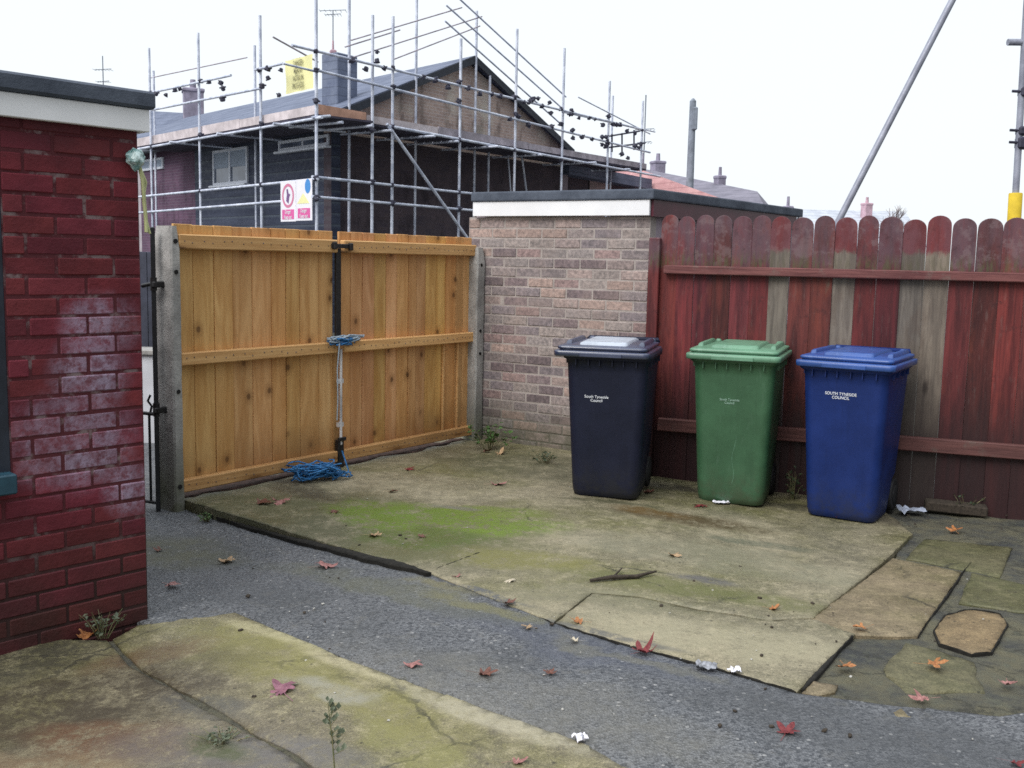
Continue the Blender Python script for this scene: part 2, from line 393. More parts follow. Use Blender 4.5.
def mat_cladding():
    t = NT("dark_board_cladding"); s = t.sep(); w = t.math("FRACT", t.mul(s[2], 4.3)); n = t.noise(1.3, 5, vec=t.mp((.4, .4, 3))); n2 = t.noise(8, 4)
    c = t.mix(t.ramp(n, .35, .7), (.022, .029, .060), (.050, .062, .105))
    c = t.mix(t.mul(t.ramp(w, .10, .03), .7), c, (.008, .010, .024)); c = t.mix(t.mul(t.ramp(w, .70, .98), .55), c, (.095, .12, .15))
    return t.done(c, t.ramp(n2, .3, .7, .55, .75), t.bump(w, .4, .02))
M["cladding"] = mat_cladding()  # dark tones raised a little to imitate haze in the colour
def mat_tiles(name, c0, c1, axis=2, rows=5.5):
    t = NT(name); s = t.sep(); w = t.math("FRACT", t.mul(s[axis], rows)); n = t.noise(1.6, 6, .65); n2 = t.noise(12, 4)
    c = t.mix(t.ramp(n, .3, .7), c0, c1); c = t.mix(t.mul(t.ramp(w, .18, .02), .55), c, tuple(a * .4 for a in c0)); c = t.mix(t.mul(t.ramp(n2, .55, .7), .3), c, tuple(min(.8, a * 1.5) for a in c1))
    return t.done(c, .8, t.bump(w, .3, .02))
M["roof_dark"] = mat_tiles("dark_slate_tiles", (.085, .105, .165), (.15, .175, .25))
M["roof_blue"] = mat_tiles("blue_tile_hanging", (.11, .135, .21), (.19, .22, .30))  # colours lifted bluish to paint distance haze on the chimney block
M["roof_grey"] = mat_tiles("grey_roof_tiles", (.14, .135, .175), (.21, .20, .25))
M["roof_pink"] = mat_tiles("faded_terracotta_tiles", (.44, .225, .235), (.58, .34, .34))
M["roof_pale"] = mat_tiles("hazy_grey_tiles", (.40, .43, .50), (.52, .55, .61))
M["far_brick"] = plain("far_brick", (.30, .25, .29), .9, 0, .2, 3)
M["far_wall"] = plain("far_render", (.36, .33, .36), .9, 0, .2, 2)
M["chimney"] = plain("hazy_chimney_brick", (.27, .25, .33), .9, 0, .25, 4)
M["chimney_pink"] = plain("pink_chimney_brick", (.50, .34, .40), .9, 0, .2, 4)
def mat_glass():
    t = NT("window_glass"); s = t.sep(); n = t.noise(1.4, 3)
    t.b.inputs["IOR"].default_value = 1.5
    return t.done(t.mix(t.ramp(n, .35, .7), (.06, .075, .12), (.14, .17, .24)), .08, None, 0, .8)
M["glass"] = mat_glass()
M["blind"] = plain("pale_roller_blind", (.30, .36, .46), .7, 0, .08, 3)
M["tan_door"] = plain("tan_garage_door", (.30, .24, .24), .7, 0, .2, 3)
M["wood_dark"] = plain("dark_painted_wood", (.020, .026, .040), .5, 0, .3, 8)
M["sill_blue"] = plain("blue_painted_sill", (.022, .070, .105), .5, 0, .25, 10)
M["render_white"] = plain("white_rendered_wall", (.55, .57, .62), .8, 0, .1, 4)
M["panel_grey"] = plain("dark_grey_boarding", (.045, .05, .075), .7, 0, .3, 6)
M["pole_wood"] = plain("grey_telegraph_wood", (.22, .25, .30), .9, 0, .25, 6)
M["twig"] = plain("bare_twigs", (.30, .26, .27), .9, 0, .2, 6)
M["bark"] = plain("damp_bark", (.045, .035, .026), .9, 0, .4, 60)
M["sign_white"] = plain("white_sign_board", (.78, .77, .84), .4, 0, .05, 3)
M["sign_pink"] = plain("pink_sign_panel", (.66, .10, .34), .4, 0, .05, 3)
M["sign_blue"] = plain("blue_sign_disc", (.05, .25, .62), .4, 0, .05, 3)
M["sign_yellow"] = plain("yellow_sign_panel", (.80, .77, .40), .5, 0, .05, 3)
M["sign_purple"] = plain("purple_sign_figure", (.16, .07, .22), .4, 0, .05, 3)
M["sign_red"] = plain("red_sign_ring", (.60, .18, .32), .4, 0, .05, 3)
M["sign_dark"] = plain("sign_lettering", (.24, .23, .13), .5, 0, .05, 3)
M["foil"] = plain("dull_foil", (.30, .31, .34), .4, .3, .5, 40)
M["grit"] = plain("pale_grit", (.42, .41, .38), .8, 0, .35, 30)
M["scrap"] = plain("dull_plastic_film", (.36, .40, .50), .35, 0, .3, 20)
def mat_wrap():
    t = NT("pale_green_plastic_wrap"); n = t.noise(22, 4, .6)
    return t.done(t.mix(t.ramp(n, .38, .62), (.09, .22, .22), (.52, .66, .66)), .22, t.bump(n, .8, .02), 0, .7)
M["wrap"] = mat_wrap()
M["cord"] = plain("yellow_green_cord", (.42, .44, .22), .6, 0, .2, 20)

# ------------------------------------------------------------------ ground materials
def concrete_base(t, pale, dark, moss):
    n1 = t.noise(1.5, 8, .66); n2 = t.noise(7, 7, .68); n3 = t.noise(70, 4, .7); n4 = t.noise(.8, 5, .6, vec=t.mp(loc=(3, 7, 0)))
    c = t.mix(t.ramp(n1, .32, .70), dark, pale)
    c = t.mix(t.mul(t.ramp(n2, .46, .66), .50), c, tuple(a * .72 for a in dark))
    c = t.mix(t.mul(t.ramp(n4, .42, .62), t.ramp(n2, .28, .60, .25, .85)), c, moss)
    mott = t.noise(15, 7, .75, vec=t.mp(loc=(5, 2, 1))); grain = t.noise(150, 3, .8); n5 = t.noise(34, 6, .78)
    c = t.mix(t.mul(t.ramp(mott, .50, .60), .42), c, tuple(a * .55 for a in dark))
    c = t.mix(t.mul(t.ramp(n5, .54, .64), .38), c, tuple(a * .6 for a in moss))
    c = t.mix(t.mul(t.ramp(mott, .46, .38), .40), c, tuple(min(.6, a * 1.35) for a in pale))
    c = t.mix(t.mul(t.ramp(n3, .56, .68), .38), c, tuple(min(.6, a * 1.7) for a in pale))
    c = t.mix(t.mul(t.ramp(grain, .46, .38), .60), c, tuple(a * .30 for a in dark)); c = t.mix(t.mul(t.ramp(grain, .58, .66), .35), c, tuple(min(.6, a * 1.6) for a in pale))
    pit = t.vor(26); pc = t.vor(26, out="Color"); ps = t.n("ShaderNodeSeparateColor"); t.put(ps.inputs[0], pc)
    c = t.mix(t.mul(t.mul(t.ramp(pit, .22, .10), t.ramp(ps.outputs[0], .70, .74)), .75), c, (.022, .021, .016))
    ck = t.vor(1.15, vec=t.mix(.12, t.co(), t.noise(5, 5, .7, out="Color")), feature="DISTANCE_TO_EDGE")
    c = t.mix(t.mul(t.mul(t.ramp(ck, .010, .002), t.ramp(n4, .50, .60)), .8), c, (.020, .020, .015))
    return c, n1, n2, n3
def gpos(px, py): P = gp(px, py); return P.x, P.y
def mat_slab():
    t = NT("mossy_concrete"); wn = t.noise(2.2, 5, .6, out="Color")
    c, n1, n2, n3 = concrete_base(t, (.300, .262, .178), (.165, .150, .098), (.125, .122, .044))
    fine = t.noise(36, 7, .82)
    def patch(px, py, rx, ry, col, amt, rot=0, warp=.3, lo=.35, hi=.58):
        x, y = gpos(px, py); b = t.blob(x, y, rx, ry, rot, warp, wn)
        return t.mix(t.mul(t.mul(b, t.ramp(t.math("ADD", t.mul(n2, .45), t.mul(fine, .55)), lo + .03, hi - .04, .12, 1)), amt), c, col)
    c = patch(330, 520, 1.5, .75, (.070, .074, .034), .85, -.6)                # dark green near the gate
    c = patch(560, 470, 1.3, .55, (.062, .062, .034), .75, -.5)
    c = patch(440, 545, .55, .30, (.105, .105, .040), .7)
    c = patch(440, 519, .80, .34, (.120, .185, .014), .95, -.25, .32, .43, .545)   # bright moss
    c = patch(390, 512, .50, .30, (.100, .155, .016), .9, -.25, .32, .43, .555)
    c = patch(425, 535, .45, .25, (.075, .105, .018), .9, -.25, .3, .40, .56)
    c = patch(500, 512, .38, .14, (.125, .17, .020), .7, -.2, .15, .40, .55)
    c = patch(525, 560, .48, .20, (.175, .165, .045), .7, -.3, .15)
    c = patch(455, 508, .20, .05, (.15, .14, .12), .9, -.3, .06)
    c = patch(690, 520, .55, .16, (.060, .040, .014), .9, -.35, .12)           # rusty wet stain before the green bin
    c = patch(650, 512, .28, .10, (.13, .075, .018), .6, -.3, .1)
    c = patch(720, 560, 1.0, .30, (.225, .215, .150), .55, -.4)
    c = patch(690, 590, .75, .14, (.120, .124, .045), .85, -.35, .15)           # greenish band on the crack
    c = patch(705, 580, .20, .07, (.10, .095, .10), .8, -.35, .08)
    c = patch(760, 545, .35, .10, (.085, .095, .065), .7, -.35, .12)
    c = patch(740, 640, .9, .22, (.33, .30, .20), .65, -.35, .2)
    c = patch(950, 525, .8, .22, (.060, .052, .036), .85, -.35)                # damp under the fence
    c = patch(600, 600, .5, .18, (.18, .17, .115), .5, -.3)
    c = patch(480, 592, .34, .05, (.085, .088, .092), .95, -.62, .10, .40, .56)
    c = patch(600, 632, .40, .035, (.10, .10, .095), .8, -.5, .06, .40, .56)
    c = patch(675, 488, .26, .13, (.040, .036, .026), .85, -.3, .12)  # damp dirt that also paints the black bin's shadow on the slab
    c = patch(790, 506, .26, .12, (.036, .034, .024), .85, -.3, .12)  # damp dirt, doubling as painted ground shadow between green and blue bins
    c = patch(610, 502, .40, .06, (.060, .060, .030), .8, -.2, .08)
    c = patch(300, 490, .55, .14, (.060, .050, .032), .8, -.9, .15)
    edge = t.noise(13, 5, .6)
    h = t.math("ADD", t.mul(n2, 1.2), t.math("ADD", n3, t.mul(edge, .8)))
    return t.done(c, t.ramp(n1, .3, .7, .36, .72), t.bump(h, .5, .010), 0, .45)
def mat_tarmac():
    t = NT("worn_tarmac"); n1 = t.noise(1.3, 7, .65); n2 = t.noise(9, 6, .7); v = t.vor(120); vc = t.vor(120, out="Color"); v2 = t.vor(38); v2c = t.vor(38, out="Color")
    sc = t.n("ShaderNodeSeparateColor"); t.put(sc.inputs[0], vc); s2 = t.n("ShaderNodeSeparateColor"); t.put(s2.inputs[0], v2c)
    c = t.mix(sc.outputs[0], (.042, .047, .056), (.185, .192, .205))
    c = t.mix(t.mul(t.ramp(n1, .40, .68), .55), c, (.058, .062, .066))
    c = t.mix(t.mul(t.mul(t.ramp(s2.outputs[1], .86, .90), t.ramp(v2, .30, .18)), .8), c, (.34, .34, .34))
    c = t.mix(t.mul(t.ramp(n2, .54, .72), .45), c, (.165, .158, .140))
    wn = t.noise(2.2, 5, .6, out="Color")
    for px, py, rx, ry, col, a in ((170, 540, .5, .35, (.105, .105, .066), .75), (400, 590, 1.0, .16, (.115, .118, .082), .6), (520, 700, .9, .30, (.17, .165, .145), .55),
                                   (250, 575, .5, .2, (.085, .09, .10), .5), (560, 640, .7, .18, (.070, .080, .115), .5), (490, 606, .42, .07, (.15, .145, .085), .95), (440, 585, .25, .06, (.16, .15, .09), .9), (620, 655, .4, .05, (.15, .145, .11), .6), (330, 668, .6, .05, (.14, .135, .09), .6), (180, 618, .3, .08, (.15, .14, .11), .7), (900, 740, .9, .25, (.066, .070, .076), .6)):
        x, y = gpos(px, py); c = t.mix(t.mul(t.mul(t.blob(x, y, rx, ry, -.6, .25, wn), t.ramp(n2, .3, .6, .4, 1)), a), c, col)
    return t.done(c, t.ramp(n1, .3, .7, .5, .8), t.bump(t.math("ADD", v, t.mul(n2, .8)), .8, .008), 0, .35)
def mat_apron():
    t = NT("stained_concrete_apron"); wn = t.noise(2.2, 5, .6, out="Color")
    c, n1, n2, n3 = concrete_base(t, (.300, .265, .165), (.150, .130, .092), (.165, .155, .050))
    fine = t.noise(34, 7, .82)
    def patch(px, py, rx, ry, col, amt, rot=0, warp=.25):
        x, y = gpos(px, py); b = t.blob(x, y, rx, ry, rot, warp, wn)
        return t.mix(t.mul(t.mul(b, t.ramp(t.math("ADD", t.mul(n2, .45), t.mul(fine, .55)), .38, .55, .15, 1)), amt), c, col)
    c = patch(260, 650, .55, .22, (.215, .200, .070), .7, -.65)
    c = patch(370, 705, .50, .14, (.20, .185, .060), .6, -.6)
    c = patch(420, 745, .35, .12, (.22, .21, .075), .6, -.6)
    c = patch(290, 632, .50, .07, (.40, .365, .22), .8, -.62, .06)
    c = patch(380, 672, .50, .06, (.40, .36, .23), .8, -.62, .06)
    c = patch(500, 722, .50, .07, (.36, .33, .24), .8, -.62, .06)
    c = patch(330, 690, .25, .10, (.30, .29, .26), .6, -.6)
    c = patch(60, 690, .75, .45, (.050, .040, .026), .9, .5)
    c = patch(20, 640, .5, .25, (.040, .036, .026), .85, .7)
    c = patch(150, 640, .30, .12, (.12, .078, .045), .7, .6, .12)
    c = patch(110, 730, .40, .14, (.13, .060, .030), .7, -.2, .15)
    c = patch(40, 755, .35, .12, (.16, .105, .060), .7, 0, .12)
    c = patch(200, 700, .25, .10, (.085, .085, .080), .7, -.6, .12)
    c = patch(220, 745, .45, .16, (.120, .108, .100), .8, -.2, .15)
    c = patch(300, 760, .45, .14, (.135, .130, .125), .6, -.4, .15)
    c = patch(220, 742, .16, .07, (.070, .082, .030), .8, -.6, .10)
    h = t.math("ADD", t.mul(n2, 1.2), t.math("ADD", n3, t.mul(fine, .6)))
    return t.done(c, t.ramp(n1, .3, .7, .36, .72), t.bump(h, .55, .010), 0, .45)
def mat_flag(name, pale, dark, moss):
    t = NT(name); c, n1, n2, n3 = concrete_base(t, pale, dark, moss)
    return t.done(c, t.ramp(n1, .3, .7, .4, .75), t.bump(t.math("ADD", t.mul(n2, 1.2), n3), .5, .010), 0, .4)
def mat_soil():
    t = NT("mossy_soil"); n1 = t.noise(3, 8, .7); n2 = t.noise(26, 6, .75)
    ck = t.vor(3.1, vec=t.mix(.22, t.co(), t.noise(4, 6, .7, out="Color")), feature="DISTANCE_TO_EDGE")
    c = t.mix(t.ramp(n1, .36, .62), (.050, .053, .054), (.135, .125, .080))
    c = t.mix(t.mul(t.mul(t.ramp(ck, .035, .005), t.ramp(n2, .40, .55)), .75), c, (.018, .017, .013)); c = t.mix(t.mul(t.ramp(n2, .48, .66), .7), c, (.11, .115, .085)); c = t.mix(t.mul(t.ramp(n2, .3, .42, 1, 0), .55), c, (.020, .019, .015))
    return t.done(c, .9, t.bump(t.math("ADD", n1, n2), 1.0, .025))
M["under_gate"] = plain("red_brown_debris_shadow", (.050, .026, .020), .95, 0, .6, 30)
M["joint"] = plain("dark_joint_soil_shade", (.012, .011, .009), .95, 0, .5, 40)
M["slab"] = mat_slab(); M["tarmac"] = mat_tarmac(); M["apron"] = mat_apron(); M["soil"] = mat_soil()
M["flag_tan"] = mat_flag("tan_paving", (.25, .20, .125), (.16, .125, .080), (.125, .110, .050))
M["flag_brown"] = mat_flag("brown_paving", (.255, .185, .098), (.17, .122, .068), (.12, .095, .05))
M["flag_olive"] = mat_flag("olive_paving", (.15, .135, .075), (.085, .082, .046), (.082, .086, .034))
M["ground"] = mat_flag("rough_ground", (.12, .12, .115), (.07, .07, .066), (.06, .065, .035))

# ------------------------------------------------------------------ ground sheets
def ground_sheet(name, pts, zf, mat, dz=0.0, cell=.05, jit=.012, skirt=.12, rough=.004):
    """polygon on the ground cut into small cells; edges crumble a little"""
    poly = []
    for i, p in enumerate(pts):
        q = pts[(i + 1) % len(pts)]; p = Vector((p[0], p[1], 0)); q = Vector((q[0], q[1], 0)); d = q - p; n = max(1, int(d.length / .07)); nn = Vector((-d.y, d.x, 0)).normalized()
        if d.length > 2.6 or max(abs(p.x), abs(q.x)) > 4: n = max(1, int(d.length / .4))
        for k in range(n):
            b = p + d * (k / n); w = mnoise.noise(b * 6 + Vector((3, 1, 2))) * jit + mnoise.noise(b * 21) * jit * .6
            poly.append(b + nn * w)
    bm = bmesh.new(); bm.faces.new([bm.verts.new(p) for p in poly]); bmesh.ops.triangulate(bm, faces=bm.faces)
    xs = [p.x for p in poly]; ys = [p.y for p in poly]
    for ax, lo, hi in ((0, min(xs), max(xs)), (1, min(ys), max(ys))):
        k = lo + cell
        while k < hi:
            no = Vector((1, 0, 0)) if ax == 0 else Vector((0, 1, 0)); co = no * k
            bmesh.ops.bisect_plane(bm, geom=bm.verts[:] + bm.edges[:] + bm.faces[:], plane_co=co, plane_no=no, dist=1e-6); k += cell
    bmesh.ops.remove_doubles(bm, verts=bm.verts, dist=1e-4)
    bed = [e for e in bm.edges if len(e.link_faces) == 1]; ev = {v for e in bed for v in e.verts}
    for v in bm.verts:
        c = v.co; v.co.z = zf(c.x, c.y) + dz + mnoise.noise(Vector((c.x * 1.7, c.y * 1.7, 0))) * rough * 1.6 + mnoise.noise(Vector((c.x * 7, c.y * 7, 5))) * rough
        if v in ev: v.co.z -= .005
    r_ = bmesh.ops.extrude_edge_only(bm, edges=bed)
    for g in r_["geom"]:
        if isinstance(g, bmesh.types.BMVert): g.co.z -= skirt
    bmesh.ops.recalc_face_normals(bm, faces=bm.faces)
    for f_ in bm.faces: f_.smooth = f_.normal.z > .5 or f_.normal.z < -.5
    me = bpy.data.meshes.new(name); bm.to_mesh(me); bm.free(); me.materials.append(mat)
    o = bpy.data.objects.new(name, me); COL.objects.link(o); tag(o, kind="structure"); return o
G2 = lambda px, py: (lambda P: (P.x, P.y))(gp(px, py))
GPATH = lambda px, py: (lambda P: (P.x, P.y))(gp(px, py, path_z))

gm = MB(); gm.add([(-400, -60, -.16), (400, -60, -.16), (400, 700, -.16), (-400, 700, -.16)], [(0, 1, 2, 3)])
tag(gm.build("ground", M["ground"]), kind="structure")

GP0 = Vector((-1.97, 5.86, 0)); GAZ = 35.9; gu = azv(GAZ); gn = Vector((gu.y, -gu.x, 0))     # gate line and its normal towards the yard
WP0 = Vector((-.2, 8.2, 0)); WAZ = 122; wu = azv(WAZ)                                          # garage end wall
FP0 = Vector((1.01, 7.05, 0)); FAZ = 111; fu = azv(FAZ); fn = Vector((fu.y, -fu.x, 0))         # board fence; fn points into the yard
BP0 = Vector((-1.49, 4.13, 0)); BAZ = 41.8; bu = azv(BAZ); bn = Vector((bu.y, -bu.x, 0))       # painted outhouse wall

step0, step1 = G2(196, 503), G2(428, 573)
c1, c2, c3, c4, c5 = G2(492, 598), G2(553, 622), G2(659, 652), G2(730, 672), G2(796, 691)
hole_top = G2(855, 632)
gend = GP0 + gu * 2.95 - gn * .25
back_r = FP0 + fu * 3.2 - fn * .25
edge_b = G2(913, 533); edge_bb = FP0 + fu * 1.35 - fn * .25
crack_l = G2(590, 590); crk_r = G2(813, 617)
# big slab (beyond the long crack) and the strip in front of it
big = [step0, step1, c1, c2, G2(592, 592), G2(640, 597), G2(700, 609), G2(770, 619), crk_r, edge_b, (edge_bb.x, edge_bb.y), tuple(FP0 - fn * .5)[:2], tuple(WP0 - wu * .3 + Vector((0, .3, 0)))[:2], tuple(gend)[:2], tuple(GP0 - gn * .12 + gu * .12)[:2]]
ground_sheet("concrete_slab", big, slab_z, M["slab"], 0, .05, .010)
strip = [G2(553.8, 622.6), c3, c4, c5, hole_top, G2(812, 617.6), G2(770, 619.4), G2(700, 609.3), G2(640, 597.3), G2(592.6, 592.5)]
ground_sheet("concrete_strip", strip, slab_z, M["slab"], -.002, .05, .006, .12, .003)
# flags on the right
ground_sheet("paving_flag", [G2(806, 619), G2(893, 556), G2(962, 570), G2(918, 634), G2(858, 633)], slab_z, M["flag_tan"], -.006, .06, .010, .12, .002)
ground_sheet("paving_flag", [G2(906, 556), G2(925, 536), G2(1012, 545), G2(1000, 575), G2(966, 568)], slab_z, M["flag_olive"], -.010, .06, .010, .12, .002)
ground_sheet("paving_flag", [G2(934, 628), G2(945, 613), G2(968, 607), G2(1000, 611), G2(1008, 622), G2(992, 649), G2(972, 651), G2(940, 641)], slab_z, M["flag_brown"], -.008, .05, .008, .12, .002)
ground_sheet("paving_flag", [G2(972, 570), G2(1004, 577), G2(1060, 590), G2(1060, 612), G2(1015, 609), G2(958, 600)], slab_z, M["flag_olive"], -.010, .06, .012, .12, .002)
# soil round the flags and along the foot of the fence
soil = [c5, G2(812, 650), G2(850, 628), G2(900, 545), G2(880, 515), tuple(edge_bb)[:2], tuple(back_r)[:2], G2(1250, 640), G2(1100, 700), G2(1000, 712), G2(880, 700)]
ground_sheet("soil_patch", soil, slab_z, M["soil"], -.020, .045, .02, .12, .008)
ground_sheet("paving_flag", [G2(905, 640), G2(935, 645), G2(975, 658), G2(985, 690), G2(905, 690), G2(885, 672)], slab_z, M["flag_olive"], -.012, .05, .03)
ground_sheet("broken_kerb", [G2(802, 690), G2(812, 679), G2(838, 682), G2(836, 690), G2(818, 694)], slab_z, M["flag_tan"], -.006, .03, .012)
ground_sheet("broken_kerb", [G2(888, 714), G2(905, 706), G2(912, 716), G2(900, 720)], slab_z, M["flag_tan"], -.002, .03, .010)
ground_sheet("broken_kerb", [G2(918, 722), G2(935, 710), G2(962, 716), G2(966, 736), G2(945, 738)], slab_z, M["flag_olive"], -.012, .03, .02)
# tarmac band and the left apron
a0, a1, a2, a3, a4, a5 = GPATH(150, 624), GPATH(234, 611), GPATH(340, 656), GPATH(400, 678), GPATH(572, 739), GPATH(640, 775)
tb = [GPATH(100, 520), (GP0.x - .35, GP0.y + .5), tuple(GP0 - gn * .15 + gu * .2)[:2], step0, step1, c1, c2, c3, c4, c5, G2(880, 703), G2(1000, 715), G2(1110, 703), (2.6, 2.2), (.9, 1.6), a5, a4, a3, a2, a1, a0, (-1.9, 4.3)]
ground_sheet("tarmac_path", tb, path_z, M["tarmac"], -.003, .06, .012, .1, .004)
j = [GPATH(108, 640), GPATH(130, 665), GPATH(184, 697), GPATH(250, 736), GPATH(292, 758), GPATH(330, 790)]
j2 = [GPATH(112, 638), GPATH(135, 663), GPATH(190, 694), GPATH(257, 733), GPATH(299, 755), GPATH(340, 788)]
ground_sheet("concrete_apron", [a0, a1, a2, a3, a4, a5, (.95, 1.5), (.1, 1.35)] + j2[::-1] + [(-1.50, 4.05)], path_z, M["apron"], 0, .05, .010)
ground_sheet("concrete_apron", j + [(.0, 1.33), (-1.2, 1.2), (-2.7, 2.6), (-1.95, 3.85)], path_z, M["apron"], .003, .05, .010)
ground_sheet("soil_shade_joint", [GPATH(100, 640), GPATH(120, 665), GPATH(180, 700), GPATH(244, 740), GPATH(320, 795), (.0, 1.30), (.2, 1.30), GPATH(350, 785), GPATH(305, 750), GPATH(262, 728), GPATH(195, 690), GPATH(140, 658), GPATH(120, 636)], path_z, M["soil"], -.012, .04, .02, .1, .010)
def joint(name, pts, wd, zf, dz):
    P_ = [Vector((p[0], p[1], 0)) for p in pts]; a, b_ = [], []
    for i, p in enumerate(P_):
        d = (P_[min(i + 1, len(P_) - 1)] - P_[max(i - 1, 0)]).normalized(); n_ = Vector((-d.y, d.x, 0)); ww = wd * (.5 + .5 * abs(mnoise.noise(p * 5)) * 2) if 0 < i < len(P_) - 1 else wd * .3
        a.append(tuple((p + n_ * ww / 2)[:2])); b_.append(tuple((p - n_ * ww / 2)[:2]))
    return ground_sheet(name, a + b_[::-1], zf, M["under_gate"] if name == "debris_shadow_strip" else M["joint"], dz, .05, wd * .35, .05, .002)
joint("soil_shade_joint", [GPATH(198, 511), GPATH(225, 520), GPATH(270, 535), GPATH(320, 548), GPATH(370, 560), GPATH(428, 576)], .075, path_z, .020)  # raised dark strip paints the shadow gap under the slab edge
g0_, g1_ = GP0 + gu * .12 - gn * .10, GP0 + gu * 2.82 - gn * .10
joint("debris_shadow_strip", [(g0_.x, g0_.y)] + [tuple((g0_ + (g1_ - g0_) * k / 6)[:2]) for k in range(1, 6)] + [(g1_.x, g1_.y)], .20, slab_z, .008)  # reddish debris, its dark tone also painting the shadow beneath the gate
joint("soil_shade_joint", [G2(540, 617), c2, G2(590, 633), G2(630, 645), c3, G2(690, 661), c4, G2(765, 682), c5], .008, slab_z, .002)
joint("soil_shade_joint", [G2(853, 634), G2(836, 652), G2(818, 672), G2(803, 688)], .022, slab_z, .000)  # dirt in the gap, with its shadow painted into the same dark strip
jb = [G2(934, 628), G2(945, 613), G2(968, 607), G2(1000, 611), G2(1008, 622), G2(992, 649), G2(972, 651), G2(940, 641)]
joint("soil_shade_joint", jb + jb[:2], .008, slab_z, -.006)
joint("soil_shade_joint", [G2(918, 634), G2(940, 603), G2(963, 570), G2(972, 560)], .009, slab_z, -.005)
joint("soil_shade_joint", [G2(480, 552), G2(455, 562), G2(432, 571)], .014, slab_z, .004)
# street beyond the gate
ground_sheet("street_pavement", [(GP0.x - 1.6, GP0.y + .3), (GP0.x - .2, GP0.y + .35), (-1.9, 9.0), (-4.6, 9.0)], lambda x, y: -.10, M["tarmac"], 0, .3, .0)

# ------------------------------------------------------------------ brick walls laid brick by brick
def brick_wall(name, u0, u1, z0, z1, tone, mats, parent, row_off=0, depth=.10, jit=.003, gap=.010, rowh=.075, holes=()):
    """local x along the wall, local -y towards the viewer, z up"""
    b = MB(); row = 0; z = z0
    while z < z1 - .02:
        x = u0 if (row + row_off) % 2 == 0 else u0 - .1125
        while x < u1 - .01:
            a, c = max(x, u0), min(x + .225, u1)
            if c - a > .03 and not any(h[0] < (a + c) / 2 < h[1] and h[2] < z + rowh / 2 < h[3] for h in holes):
                col = tone(); hh = min(rowh, z1 - z) - gap
                b.box(((a + c) / 2 + rng.uniform(-.001, .001), depth / 2 - .05 + rng.uniform(-jit, jit), z + gap / 2 + hh / 2 + rng.uniform(-.0012, .0012)), (c - a - gap, depth, hh),
                      Matrix.Rotation(rng.uniform(-.006, .006), 3, "Z"), col, .004)
            x += .225
        z += rowh; row += 1
    return b.build(name, mats, parent, fix=False)

# ---- painted outhouse at the left
L = 2.3   # wall runs from the corner (u=0) back to the left (u=-L); local x = -u
ob = thing("brick_outhouse", "dark red painted brick outhouse with white fascia and felt roof at the left", "outbuilding", tuple(BP0), 0)
ob.rotation_euler = (0, 0, math.atan2(-bu.y, -bu.x))      # local +x runs away from the corner, local +y points to the yard
def red_tone():
    k = rng.uniform(.82, 1.14); return (k, k * rng.uniform(.85, 1.1), k * rng.uniform(.95, 1.25))
class _M: pass
zc = onplane(139, 238.6, BP0, BAZ).z; zb = zc - .075 * math.floor((zc + .30) / .075)
nrow = int(round((zc - zb) / .075))
win = (.532, 1.35, .62, 1.93)
wallb = MB()
for row in range(int((1.99 - zb) / .075) + 1):
    z = zb + row * .075; x = 0.0 if (row - nrow) % 2 == 1 else -.1125
    while x < L - .02:
        a, c = max(x, 0), min(x + .225, L); x += .225
        if c - a < .03: continue
        if win[2] < z + .037 < win[3]:
            if a < win[0] < c: c = win[0]
            elif win[0] <= a < win[1]: continue
            elif a < win[1] < c: a = win[1]
        if c - a < .03: continue
        hh = .065
        wallb.box(((a + c) / 2, -.045 + rng.uniform(-.0025, .0025), z + .0375 + rng.uniform(-.001, .001)), (c - a - rng.uniform(.008, .011), .10, hh), Matrix.Rotation(rng.uniform(-.006, .006), 3, "Z"), red_tone(), .0045)
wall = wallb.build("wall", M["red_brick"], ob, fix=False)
mo = MB()
for (a, c, z0, z1) in ((.004, win[0], zb, 2.0), (win[1], L, zb, 2.0), (win[0], win[1], zb, win[2])): mo.box(((a + c) / 2, -.0475, (z0 + z1) / 2), (c - a, .098, z1 - z0))
mo.box((.049, -1.30, .85), (.09, 2.4, 2.3)); mo.box((L / 2, -2.45, .85), (L, .09, 2.3)); mo.box((L - .05, -1.3, .85), (.09, 2.3, 2.3))
mo.build("mortar", M["red_mortar"], wall)
wf = MB(); W0, W1, Z0, Z1 = win
for (x, w_) in ((W0 + .035, .07), (W1 - .035, .07), ((W0 + W1) / 2, .06)): wf.box((x, -.03, (Z0 + Z1) / 2), (w_, .07, Z1 - Z0), None, (1, 1, 1), .004)
for z in (Z0 + .03, Z1 - .03): wf.box(((W0 + W1) / 2, -.03, z), (W1 - W0, .066, .06), None, (1, 1, 1), .004)
wfo = wf.build("window", M["wood_dark"], ob)
wp = MB(); wp.box(((W0 + W1) / 2, -.045, (Z0 + Z1) / 2), (W1 - W0 - .1, .012, Z1 - Z0 - .1)); wp.build("pane", M["glass"], wfo)
wsl = MB(); wsl.box(((W0 + W1) / 2, .02, Z0 - .022), (W1 - W0 - .004, .09, .075), None, (1, 1, 1), .006); wsl.build("sill", M["sill_blue"], wfo)
fz0, fz1, fz2 = 1.915, 2.0, 2.068
ff = MB(); ff.box((L / 2 - .004, .028, (fz0 + fz1) / 2), (L + .052, .028, fz1 - fz0), None, (1, 1, 1), .003); ff.box((-.020, -1.25, (fz0 + fz1) / 2), (.028, 2.5, fz1 - fz0), None, (1, 1, 1), .003)
ff.build("fascia", M["white"], ob)
rf = MB(); rf.box((L / 2 - .008, -1.22, (fz1 + fz2) / 2 + .002), (L + .085, 2.56, fz2 - fz1), None, (1, 1, 1), .010)
rf.build("roof", M["felt"], ob)

